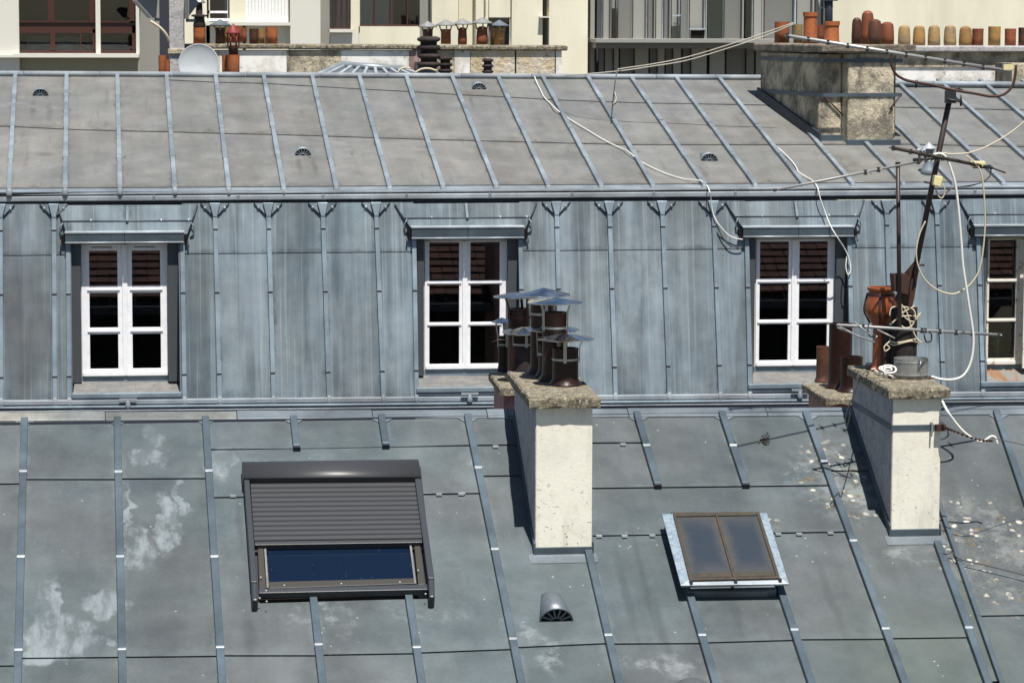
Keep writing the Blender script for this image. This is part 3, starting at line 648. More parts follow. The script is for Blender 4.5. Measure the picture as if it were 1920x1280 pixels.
cowled('small far brown pot at the back left of the rear slab, under a small cowl', 944, 697, 630, 10, cap3_top, 941, 603, 20, legs=(3.3, 1.2, 5.2), n=7)
# plain pots on the low right-hand stack
g2 = 'plain brown pots in front of the third dormer window'
pot_px('short orange brown pot, leftmost of the three in front of the third dormer window', 1542, 716, 649, 12, cap4_top, 'clay_brown', g2)
pot_px('tall dark glazed pot, middle of the three in front of the third dormer window', 1575, 727, 606, 22, cap4_top, 'glazed_brown', g2)
pot_px('short dark glazed pot, rightmost of the three in front of the third dormer window', 1596, 734, 668, 21, cap4_top, 'glazed_brown', g2)
# the aerial chimney: orange urn, black tall pot, zinc can
c = cap_pt(1650, 694, cap2_top); s = (c-CP).length/FPX
urn = thing('chimney_pot', 'orange urn shaped clay pot with bulging head and narrow neck beside the aerial mast', 'chimney pot', c)
H = at(1650, 538, c.y).z-cap2_top; K = H/152
pr = [(22*s, 0), (21*s, 3*K), (15*s, 14*K), (14*s, 40*K), (14.5*s, 78*K), (17*s, 84*K), (19*s, 88*K), (29*s, 104*K), (30.5*s, 112*K), (28*s, 126*K), (23.5*s, 140*K), (23*s, 144*K), (26*s, 147*K), (26.5*s, 151*K), (25*s, 152*K), (21*s, 152*K), (20*s, 130*K), (0, 125*K)]
MB().lathe(pr, c, 28).build('pot_body', 'glazed_orange', urn)
mb = MB()
for a in (-1.9, -.4, 1.2, 2.8):
    d = V((math.cos(a), math.sin(a), 0)); mb.tube([c+d*(r_*s+.004)+Z*(z_*K) for r_, z_ in ((19, 86), (29, 104), (30.5, 112), (28, 126), (24, 141))], .008, 5)
mb.lathe([(24.5*s, 137*K), (25.5*s, 137*K), (25.5*s, 141*K), (24.5*s, 141*K)], c, 24); mb.build('cage_strap', 'rusty_steel', urn)
c = cap_pt(1694, 700, cap2_top); mast_c = c.copy(); s = (c-CP).length/FPX
bp = thing('chimney_pot', 'tall sooty black pot tied round with pale rope, just behind the zinc can', 'chimney pot', c)
hb = at(1694, 576, c.y).z-cap2_top; pot_body(bp, c, 24*s, hb, 'soot_black', 1.2)
b2 = cap_pt(1664, 698, cap2_top); t_ = thing('chimney_pot', 'slim sooty black pot between the orange urn and the rope tied pot', 'chimney pot', b2)
pot_body(t_, b2, 11*s, at(1664, 610, b2.y).z-cap2_top, 'soot_black', 1.3)
c = cap_pt(1708, 708, cap2_top); s = (c-CP).length/FPX; hc = at(1708, 671, c.y).z-cap2_top
can = thing('metal_flue', 'round grey zinc can standing open on the front of the aerial chimney', 'flue terminal', c)
r_ = 32*s
MB().lathe([(r_*1.0, 0), (r_, hc*.17), (r_*1.03, hc*.18), (r_*1.03, hc*.22), (r_, hc*.23), (r_, hc*.80), (r_*1.02, hc*.81), (r_*1.02, hc*.85), (r_, hc*.86), (r_, hc), (r_*.97, hc), (r_*.965, hc*.82), (0, hc*.80)], c, 32).build('can_body', 'can_zinc', can)
MB().tube([c+V((r_*.30, -r_*.96, .005)), c+V((r_*.30, -r_*.96, hc-.01))], .003, 4).build('seam', 'dull_steel', can)
can_c, can_r, can_h = c, r_, hc
# crumbs of mortar and debris under the can
mb = MB()
for i in range(70):
    a = random.uniform(0, 6.28); q = can_c+V((math.cos(a)*random.uniform(r_*1.0, r_*1.35), math.sin(a)*random.uniform(r_, r_*1.3), 0)); k_ = random.uniform(.004, .012)
    mb.lathe([(k_, 0), (k_*.8, k_*.6), (0, k_)], q, 5)
o = mb.build('debris', 'rusty_steel'); tag(o, 'brown crumbs of mortar and rust round the foot of the zinc can', 'debris'); o['kind'] = 'stuff'
# ================================================================ skylights on the front roof
def pf(u, v, h): return on(PF, u, v, h)
def quad(u4, h0, h1, name, m, par, bevel=0):
    """box whose outline (at height h1 over the roof) passes through 4 survey points: TL BL BR TR"""
    top = [pf(u, v, h1) for u, v in u4]; n = nF
    bot = [p-n*(h1-h0) for p in top]
    return MB().hexa(bot+top).build(name, m, par, bevel=bevel)
vx = thing('roller_shutter_skylight', 'dark grey roof window with its ribbed roller shutter three quarters down', 'skylight', pf(640, 1110, 0))
quad([(458, 880), (474, 1114), (812, 1104), (789, 874)], -.0, .012, 'base_frame', 'shutter_frame', vx)
# rounded hood: extruded profile
TLh, BLh, BRh, TRh = pf(453.5, 863, .12), pf(456, 896, .13), pf(789.5, 893.5, .13), pf(783.5, 858, .12)
mb = MB(); prof = [(0, -.12), (0, -.02), (.10, .004), (.35, .018), (.7, .014), (1.0, 0.), (1.0, -.03), (1.0, -.12)]
for A_, B_ in ((TLh, BLh), (TRh, BRh)):
    for t, h in prof: mb.v.append(A_.lerp(B_, t)+nF*h)
k = len(prof)
for j in range(k-1): mb.f.append([j, j+1, k+j+1, k+j]); mb.sm.append(j in (1, 2, 3, 4))
mb.f += [list(range(k))[::-1], [k+j for j in range(k)], [k-1, 0, k, 2*k-1]]; mb.sm += [False]*3
mb.build('shutter_hood', 'shutter_grey', vx)
quad([(457.5, 897), (471, 1090), (482, 1090), (467.5, 897)], .02, .115, 'side_rail', 'shutter_frame', vx, .004)
quad([(777.5, 894), (802.5, 1083), (814.5, 1083), (788.5, 893)], .02, .115, 'side_rail', 'shutter_frame', vx, .004)
for u4 in ([(471, 1089.5), (473, 1124), (484, 1124), (482.5, 1089.5)], [(802.5, 1082.5), (804.5, 1118), (815.5, 1118), (814.5, 1082.5)]):
    o = quad(u4, .0, .105, 'rail_foot', 'shutter_frame', vx, .012)
# slats, each a half-round strip
n_s = 13
A0, A1 = pf(469, 898, .085), pf(477, 1014, .085); C0, C1 = pf(778, 895.5, .085), pf(791, 1009.5, .085)
for i in range(n_s):
    mb = MB(); t0, t1 = i/n_s, (i+1)/n_s-.006
    prof = [(0, -.012), (.05, .004), (.40, .0065), (.80, .0045), (.90, -.001), (.97, -.014)]
    for A_, B_ in ((A0, A1), (C0, C1)):
        for t, h in prof: mb.v.append(A_.lerp(B_, lerp(t0, t1, t))+nF*h)
    k = len(prof)
    for j in range(k-1): mb.f.append([j, j+1, k+j+1, k+j]); mb.sm.append(False)
    mb.f += [list(range(k))[::-1], [k+j for j in range(k)], [k-1, 0, k, 2*k-1]]; mb.sm += [False]*3
    mb.build('slat', 'shutter_grey', vx)
quad([(477, 1014.5), (477.6, 1021), (791.8, 1016), (791, 1010)], .055, .10, 'bottom_slat', 'shutter_grey', vx, .003)
quad([(500, 1021), (506, 1092), (779, 1084), (771, 1015)], .02, .052, 'pane', 'roof_glass', vx)
quad([(478, 1012), (478, 1020), (792, 1016), (791, 1008)], .01, .052, 'recess_shade', 'room_dark', vx)
quad([(483, 1022), (486, 1104), (499, 1104), (494, 1022)], .02, .07, 'sash_side', 'frame_brown', vx, .003)
quad([(776, 1015), (784, 1095), (797, 1094), (787, 1015)], .02, .07, 'sash_side', 'frame_brown', vx, .003)
quad([(495.5, 1028), (500, 1101), (504, 1101), (499, 1028)], .02, .074, 'gasket', 'slate_sill', vx)
quad([(768, 1022), (777, 1093), (780.5, 1093), (771.5, 1022)], .02, .074, 'gasket', 'slate_sill', vx)
quad([(504, 1090), (505, 1102), (779, 1093), (777.5, 1083)], .02, .066, 'sash_rail', 'frame_brown', vx, .003)
quad([(485, 1103), (485.5, 1111), (802, 1104), (801, 1094)], .01, .085, 'bottom_rail', 'shutter_frame', vx, .004)
quad([(487, 1111), (488, 1124), (803, 1115), (802, 1104)], -.01, .035, 'shadow_gap_slab', 'room_dark', vx)  # near-black slab standing in for the shadow gap under the bottom rail
for u, v in ((489, 1082), (784, 1069), (533, 1097), (640, 1094), (750, 1091), (499, 1107), (487, 1121), (500, 1127), (798, 1113), (806, 1119)):
    p = pf(u, v, .088); MB().lathe([(.007, -.004), (.006, .004), (0, .006)], p, 8).build('screw', 'white_cable', vx)
# --- small wired-glass skylight in a galvanised tray
sk2 = thing('wired_glass_skylight', 'small two pane wired glass skylight with rusty bars in a bright galvanised tray', 'skylight', pf(1360, 1100, 0))
HT = .135
quad([(1247, 978), (1290, 1108), (1456, 1105), (1430, 975)], -.01, .06, 'curb', 'zinc_edge', sk2)
quad([(1304, 1098), (1306, 1109), (1441, 1108), (1440, 1097)], -.01, .055, 'curb_front', 'zinc_edge', sk2)
quad([(1241, 963), (1276.5, 1096), (1294, 1096), (1262, 962.5)], HT-.012, HT, 'tray_side', 'galvanised', sk2, .002)
quad([(1424, 961), (1463.5, 1092), (1479, 1093), (1438, 961)], HT-.012, HT, 'tray_side', 'galvanised', sk2, .002)
quad([(1292, 1085), (1277, 1096.6), (1479, 1093.6), (1464, 1082)], HT-.014, HT+.002, 'tray_front', 'zinc_trim', sk2, .002)
quad([(1258, 960), (1262, 967), (1426, 965), (1424, 959)], HT-.02, HT-.002, 'tray_back', 'rusty_bar', sk2)
def sk_uv(s_, t_):   # 0..1 over the glazing
    a = (lerp(1262, 1424, s_), lerp(962.5, 960, s_)); b = (lerp(1293, 1463, s_), lerp(1087, 1083, s_))
    return (lerp(a[0], b[0], t_), lerp(a[1], b[1], t_))
m = mat('wired_glass', (.07, .08, .09), .28, 0, .6); g = G(m)
tc = g.n('ShaderNodeTexCoord'); sx = g.n('ShaderNodeSeparateXYZ'); g.l(tc.outputs['Generated'], sx.inputs[0])
gx = g.math('SUBTRACT', sx.outputs[0], g.math('MULTIPLY', sx.outputs[1], .0)); ex = g.math('ABSOLUTE', g.math('SUBTRACT', gx, .5)); ey = g.math('ABSOLUTE', g.math('SUBTRACT', sx.outputs[1], .5))
d_ = g.math('ADD', g.math('MAXIMUM', ex, g.math('MULTIPLY', ey, .96)), g.ramp(g.noise(5, 5, .65), .25, .75, -.05, .05))
c = g.mix(g.ramp(d_, .20, .49), (.013, .021, .033), (.044, .045, .043)); c = g.mix(g.ramp(d_, .45, .50), c, (.065, .05, .032))
k = g.n('ShaderNodeTexWave'); k.inputs['Scale'].default_value = 24; k.bands_direction = 'X'; g.l(g.pos, k.inputs['Vector'])
k2 = g.n('ShaderNodeTexWave'); k2.inputs['Scale'].default_value = 24; k2.bands_direction = 'Y'; g.l(g.pos, k2.inputs['Vector'])
wire = g.math('MAXIMUM', g.ramp(k.outputs['Fac'], .86, .97), g.ramp(k2.outputs['Fac'], .86, .97)); c = g.mix(g.math('MULTIPLY', wire, .22), c, (.2, .2, .2)); g.color(c); M['wired_glass'] = m
for a, b in ((.03, .485), (.515, .97)):
    quad([sk_uv(a, .03), sk_uv(a, .95), sk_uv(b, .95), sk_uv(b, .03)], HT-.02, HT+.004, 'pane', 'wired_glass', sk2)
for a, b in ((0, .035), (.485, .515), (.965, 1)):
    quad([sk_uv(a, 0), sk_uv(a, .985), sk_uv(b, .985), sk_uv(b, 0)], HT-.022, HT+.016, 'glazing_bar', 'rusty_bar', sk2, .002)
quad([sk_uv(.035, 0), sk_uv(.035, .04), sk_uv(.485, .04), sk_uv(.485, 0)], HT-.022, HT+.012, 'top_bar', 'rusty_bar', sk2)
quad([sk_uv(.515, 0), sk_uv(.515, .04), sk_uv(.965, .04), sk_uv(.965, 0)], HT-.022, HT+.012, 'top_bar', 'rusty_bar', sk2)
quad([sk_uv(.0, .965), sk_uv(.0, 1), sk_uv(1, 1), sk_uv(1, .965)], HT-.022, HT+.018, 'bottom_bar', 'rusty_bar', sk2, .002)
quad([sk_uv(.02, .90), sk_uv(.02, .962), sk_uv(.98, .962), sk_uv(.98, .90)], HT-.01, HT+.006, 'putty_strip', 'rusty_bar', sk2)
for t in (.01, .5, .99):
    p = pf(*sk_uv(t, 1.02), HT+.012); MB().box((p.x-.01, p.y-.02, p.z-.03), (p.x+.01, p.y+.01, p.z+.008)).build('stay', 'flash_dark', sk2)
# the rust splash of old leaves on the roof
mb = MB()
for i in range(60):
    p = pf(random.gauss(1434, 5), random.gauss(824, 5)+0, .012); a = random.uniform(0, 3.14); k_ = random.uniform(.006, .02)
    d_ = V((math.cos(a), math.sin(a), .35)); e_ = V((-math.sin(a), math.cos(a), .3))
    mb.slab([p-d_*k_, p-e_*k_*.3, p+d_*k_, p+e_*k_*.3], nF, 0, .003)
o = mb.build('dead_leaves', 'rusty_bar'); tag(o, 'small clump of brown dead leaves stuck to the roof above the wired glass skylight', 'leaves'); o['kind'] = 'stuff'
# ================================================================ MANSARD BUILDING
nM, nU = PM[1], PU[1]
mb_c = on(PM, 960, 757)
man = thing('mansard_building', 'long mansard roofed building with white dormer windows across the middle of the picture', 'building', (mb_c.x, mb_c.y+3, 0))
YB = mb_c.y; ZB = mb_c.z
XL, XR = at(-260, 500, YB).x, at(2260, 500, YB).x
yu_r = on(PU, 960, 143).y; zu_r = on(PU, 960, 143).z
MB().box((XL, YB+.12, 0), (XR, YB+9.5, ZB-.35)).build('wall', 'cream_render', man)
zmt = on(PM, 960, 381).z
mtop = MB()
# body of the mansard (dark, behind the sheets); cut where the dormers are
def ym(z): return PM[0].y+(z-PM[0].z)/math.tan(R(79.129))
WIN = [dict(o=(133, 336), fr=(151.5, 316.5), fb=(157, 318), top=455, bot=706, hood=(122, 345, 434, 455.5), trap=((108, 385), (370, 384), (352, 440), (124, 441)), j=((135, 152), (317, 335)),
            cols=((168, 221), (248, 301)), rows=((470, 536), (549, 614), (626, 691)), sill=(717, 738, 137, 339)),
       dict(o=(777, 975), fr=(795, 953.5), fb=(796, 949), top=449, bot=693, hood=(772, 983, 424, 447), trap=((740, 382), (1006, 380), (985, 432), (772, 433)), j=((779, 795), (954, 972)),
            cols=((805, 861), (882, 937)), rows=((454, 526), (533, 604), (611, 682)), sill=(706, 727, 783, 975)),
       dict(o=(1400, 1592), fr=(1415.5, 1569), fb=(1413, 1566), top=446, bot=687, hood=(1394, 1601, 423.5, 444), trap=((1360, 378), (1620, 375), (1602, 431), (1393, 431)), j=((1402, 1415), (1569, 1590)),
            cols=((1424, 1478), (1498, 1551)), rows=((453, 522), (531, 599), (607, 675)), sill=(699, 720, 1406, 1590)),
       dict(o=(1836, 2030), fr=(1848.5, 2004), fb=(1846, 2000), top=445, bot=684, hood=(1828, 2040, 421, 442), trap=((1798, 373), (2060, 371), (2042, 427), (1828, 428)), j=((1838, 1848), (2004, 2024)),
            cols=((1854, 1904), (1925, 1980)), rows=((450, 522), (529, 596.5), (603, 671)), sill=(694, 716, 1842, 2030))]
ML = {}
for i, (a, b) in enumerate([(-215, -218), (-105, -108), (1, 2), (101, 103), (127, 130), (341, 346), (403, 412), (503, 513), (605, 617), (705, 719), (775, 781), (974, 981), (1043, 1052), (1142, 1154), (1241, 1255), (1337, 1351), (1398, 1406), (1590, 1598), (1661, 1672), (1755, 1769), (1831, 1843), (2036, 2050), (2110, 2126), (2215, 2231)]):
    ML[i] = Line(a, 400, b, 755)
TOPM = lambda x: 383-x/1920*9
BOTM = lambda x: 761-x/1920*17
MIDM = lambda x: 480-x/1920*17
wins_between = {4: 0, 10: 1, 16: 2, 20: 3}
deck = MB(); slopes = []
for i in range(len(ML)-1):
    A, B = ML[i], ML[i+1]
    def q4(t, b): return [on(PM, A.x(t(A.x(500))), t(A.x(500))), on(PM, A.x(b(A.x(500))), b(A.x(500))), on(PM, B.x(b(B.x(500))), b(B.x(500))), on(PM, B.x(t(B.x(500))), t(B.x(500)))]
    if i in wins_between or i == len(ML)-2:
        if i not in wins_between: deck.slab(q4(TOPM, BOTM), nM, -.12, -.012)
        slopes.append((i, deck.build('mansard_slope', 'joint_dark', man))); deck = MB(); continue
    deck.slab(q4(TOPM, BOTM), nM, -.12, -.012)
def slope_of(i):
    for k_, o_ in slopes:
        if i <= k_: return o_
    return slopes[-1][1]
for i in range(len(ML)-1):
    if i in wins_between: continue
    A, B = ML[i], ML[i+1]; a, b = A.x(600), B.x(600); mroof = slope_of(i)
    sheet(PM, A, B, TOPM(a), TOPM(b), MIDM(a), MIDM(b), 'zinc_mansard', mroof, gap=1.2)
    sheet(PM, A, B, MIDM(a), MIDM(b), BOTM(a), BOTM(b), 'zinc_mansard', mroof, gap=0)
window_edges = {4, 5, 10, 11, 16, 17, 20, 21}
for i, ln in ML.items():
    mroof = slope_of(i)
    x = ln.x(600); t0 = TOPM(x)+(22 if i not in window_edges else 70); b0 = BOTM(x)-9
    batten(ln, t0, b0, PM, .052, .045, 'zinc_batten_mansard', mroof)
    # small collars
    for v in (431-x*.006, 551-x*.010, 706-x*.017):
        if v > t0:
            a, b = on(PM, ln.x(v-1.6), v-1.6), on(PM, ln.x(v+1.6), v+1.6)
            MB().bar(a, b, nM, .060, .056, 0, .85).build('batten_clip', 'zinc_batten_upper', mroof)
            MB().bar(on(PM, ln.x(v+1.6), v+1.6), on(PM, ln.x(v+3.6), v+3.6), nM, .058, .050, 0, .85).build('batten_clip', 'flash_dark', mroof)
    # foot: rounded stop
    p = on(PM, ln.x(b0+2), b0+2, .03)
    MB().lathe([(.024, -.06), (.034, -.045), (.036, -.01), (.028, .028), (.018, .045), (0, .05)], p, 12).build('batten_foot', 'zinc_matt', mroof)
    if i not in window_edges:
        # flared head like a small funnel, with pleated corners
        v0 = TOPM(x)+.5; n = nM
        q = [on(PM, ln.x(v0)-10, v0), on(PM, ln.x(v0+26)-3.6, v0+26), on(PM, ln.x(v0+26)+3.6, v0+26), on(PM, ln.x(v0)+10, v0)]
        MB().slab(q, n, .0, .052).build('batten_head', 'zinc_batten_mansard', mroof, bevel=.006)
        for s in (-1, 1):
            q = [on(PM, ln.x(v0)+s*11, v0), on(PM, ln.x(v0+22)+s*5, v0+22), on(PM, ln.x(v0)+s*27, v0)]
            if s < 0: q = q[::-1]
            MB().slab(q[::-1], n, .003, .022).build('corner_pleat', 'zinc_mansard', mroof)
            a = on(PM, ln.x(v0)+s*26, v0, .022); b = on(PM, ln.x(v0+22)+s*6, v0+22, .022)
            MB().tube([a, b], .007, 5).build('pleat_edge', 'flash_dark', mroof)
            MB().lathe([(.016, -.004), (.018, .004), (0, .012)], a.lerp(b, .38), 8, axis=nM).build('pleat_button', 'zinc_edge', mroof)
# ledge at the foot, gutter and its rim
def strip(P_or_Y, pts, name, m, par, depth, bevel=0.):
    """box strip following survey rows on a vertical plane: pts=[(u,vtop,vbot),...]"""
    Y = P_or_Y
    for (u0, t0, b0), (u1, t1, b1) in zip(pts, pts[1:]):
        a, b, c_, d = at(u0, t0, Y), at(u0, b0, Y), at(u1, b1, Y), at(u1, t1, Y)
        MB().hexa([b, c_, c_+YV*depth, b+YV*depth, a, d, d+YV*depth, a+YV*depth]).build(name, m, par, bevel=bevel)
rowX = [-260, 160, 470, 800, 1120, 1420, 1760, 2260]
R2 = lambda u: (1-u/1920*.0)
def band(Y, t, b, k, name, m, depth, xs=rowX, bevel=0.): strip(Y, [(u, t-u/1920*k, b-u/1920*k) for u in xs], name, m, man, depth, bevel)
YS = YB-.035
band(YS, 751, 760.5, 17, 'slope_foot', 'zinc_matt', .10, [-260, 2260], .01)
band(YS-.02, 762.5, 767.5, 18, 'gutter_bead', 'zinc_batten_mansard', .10, [-260, 2260], .01)
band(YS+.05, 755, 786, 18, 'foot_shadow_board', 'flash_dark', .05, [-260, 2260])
band(YB-.30, 770.5, 773.3, 20, 'gutter_rim', 'zinc_matt', .012, [-260, 600, 1400, 2260], .003)
band(YB-.292, 773.5, 800, 20, 'gutter', 'flash_dark', .006, [-260, 2260])
p0, p1 = at(-260, 786, YB-.29), at(2260, 762, YB-.29)
MB().hexa([p0-Z*.05, p1-Z*.05, p1-Z*.05+YV*.33, p0-Z*.05+YV*.33, p0, p1, p1+YV*.33, p0+YV*.33]).build('gutter_bed', 'flash_dark', man)
# ---------------- upper roof
xs_top = [-73, 29, 125, 220, 312, 404, 494, 585, 673, 761, 847, 933, 1017, 1102, 1183, 1267, 1348, 1429, 1512, 1594, 1676, 1757, 1836, 1915, 1994, 2072]
xs_bot = [-88, 17, 122, 225, 328, 429, 532, 631, 731, 831, 931, 1029, 1128, 1225, 1322, 1417, 1508, 1600, 1695, 1790, 1883, 1976, 2068, 2160, 2252, 2344]
UL = []
ETOP = lambda x: 141+x/1920*13
EBOT = lambda x: 362-x/1920*13
for a, b in zip(xs_top, xs_bot):
    UL.append(Line(a, ETOP(a), b, EBOT(b)))
q = [on(PU, -180, ETOP(-180)), on(PU, -195, EBOT(-195)), on(PU, 2350, EBOT(2350)), on(PU, 2100, ETOP(2100))]
uroof = MB().slab(q, nU, -.12, -.010).build('roof', 'joint_dark', man)
def J1(x): # long middle joint
    P_ = [(-100, 236), (0, 238), (120, 244), (217, 247), (317, 249), (412, 252), (510, 254), (610, 257), (793, 263), (987, 268), (1173, 273), (1460, 273), (1700, 272), (1913, 277), (2400, 280)]
    for (a, va), (b, vb) in zip(P_, P_[1:]):
        if a <= x <= b: return lerp(va, vb, (x-a)/(b-a))
    return P_[0][1] if x < 0 else P_[-1][1]
def J2(x):
    P_ = [(300, 151), (402, 156), (493, 158), (580, 163), (640, 167), (760, 173), (853, 179), (940, 183), (1040, 189), (1123, 192), (1207, 195), (1280, 196), (1380, 198), (1690, 203), (1913, 208), (2400, 212)]
    for (a, va), (b, vb) in zip(P_, P_[1:]):
        if a <= x <= b: return lerp(va, vb, (x-a)/(b-a))
    return P_[-1][1]
def cross(ln, J):
    v = 200
    for _ in range(8): v = J(ln.x(v))
    return v
for i in range(len(UL)-1):
    A, B = UL[i], UL[i+1]; ta, tb = ETOP(A.x(145)), ETOP(B.x(145)); ea, eb = EBOT(A.x(358)), EBOT(B.x(358))
    j1 = (cross(A, J1), cross(B, J1)); j2 = (cross(A, J2), cross(B, J2)) if i >= 4 else None
    if j2:
        sheet(PU, A, B, ta, tb, j2[0], j2[1], 'zinc_upper', uroof, gap=.9); sheet(PU, A, B, j2[0], j2[1], j1[0], j1[1], 'zinc_upper', uroof, gap=.9)
    else: sheet(PU, A, B, ta, tb, j1[0], j1[1], 'zinc_upper', uroof, gap=.9)
    sheet(PU, A, B, j1[0], j1[1], ea-7, eb-7, 'zinc_upper', uroof, gap=.5)
    sheet(PU, A, B, ea-6.6, eb-6.6, ea, eb, 'zinc_batten_upper', uroof, gap=0, lift=.002, t=.006)
for i, ln in enumerate(UL):
    e = EBOT(ln.x(358)); t = ETOP(ln.x(145))
    segs = [t+1, t+(e-t)*.21+random.uniform(-3, 3), t+(e-t)*.47+random.uniform(-3, 3), t+(e-t)*.73+random.uniform(-4, 4), e-1]
    for j in range(4):  # each length slips under the one above
        a, b = on(PU, ln.x(segs[j]), segs[j]), on(PU, ln.x(segs[j+1]-.8), segs[j+1]-.8)
        MB().bar(a, b, nU, .050, .052, -.004, 1.0, w1=.060).build('batten', 'zinc_batten_upper', uroof, bevel=.004)
    p = on(PU, ln.x(e-1), e-1, .0)
    MB().lathe([(.036, -.05), (.040, -.02), (.038, .02), (.028, .040), (0, .048)], p, 10).build('batten_stop', 'zinc_matt', uroof)
for u, v, r in ((76, 181, .105), (898, 169, .100), (568, 293, .105), (1330, 303, .108)): vent(PU, u, v, r, uroof, .30, 'zinc_batten_upper')
# eaves: fascia, dark gap, half-round moulding
band(YEV-.004, 362.5, 367, 14.5, 'eaves_fascia', 'zinc_matt', .05, [-260, 2300], .006)
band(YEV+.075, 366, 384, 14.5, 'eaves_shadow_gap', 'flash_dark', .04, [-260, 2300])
for a, b in zip([-260, 125, 289, 447, 606, 763, 919, 1073, 1226, 1379, 1530, 1680, 1828, 1975], [125, 289, 447, 606, 763, 919, 1073, 1226, 1379, 1530, 1680, 1828, 1975, 2300]):
    f_ = lambda u, o: at(u, 373.5+o-u/1920*13.5, YEV+.018)
    for (u_a, u_b, hh, yy, nm_, mm_) in ((a, b-.6, 5.2, 0, 'eaves_moulding', 'zinc_trim'), (b-3.5, b+2.5, 5.8, -.006, 'moulding_clip', 'zinc_batten_upper')):
        q0, q1, q2, q3 = f_(u_a, -hh), f_(u_a, hh), f_(u_b, hh), f_(u_b, -hh); dy = YV*(-.030+yy)
        MB().hexa([q1+dy+YV*.014, q2+dy+YV*.014, q2+YV*.05, q1+YV*.05, q0+dy+YV*.010, q3+dy+YV*.010, q3+YV*.05, q0+YV*.05]).build(nm_, mm_, man, bevel=.012)
p0, p1 = at(-260, 382, YEV+.06), at(2300, 367, YEV+.06)
MB().hexa([p0-Z*.02, p1-Z*.02, p1+YV*.4-Z*.02, p0+YV*.4-Z*.02, p0, p1, p1+YV*.4, p0+YV*.4]).build('soffit', 'flash_dark', man)
# ridge
rr = [-180, 45, 187, 324, 461, 600, 727, 865, 997, 1097, 1230, 1342, 1429, 1600, 1750, 1900, 2110]
for a, b in zip(rr, rr[1:]):
    if a >= 1429: f_ = lambda u: on(PU, u, 154+(u-1429)/1920*20, .05)
    else: f_ = lambda u: on(PU, u, 138.5+u/1920*10, .03)
    MB().tube([f_(a), f_(b-.8)], .040, 12).build('ridge_roll', 'zinc_matt', uroof)
# rear slope so that the roof closes
qa, qb = on(PU, -180, 141), on(PU, 2110, 154)
MB().hexa([qa-Z*.15, qb-Z*.15, qb-Z*1.6+YV*4, qa-Z*1.6+YV*4, qa, qb, qb-Z*1.4+YV*4, qa-Z*1.4+YV*4]).build('rear_slope', 'zinc_upper', man)
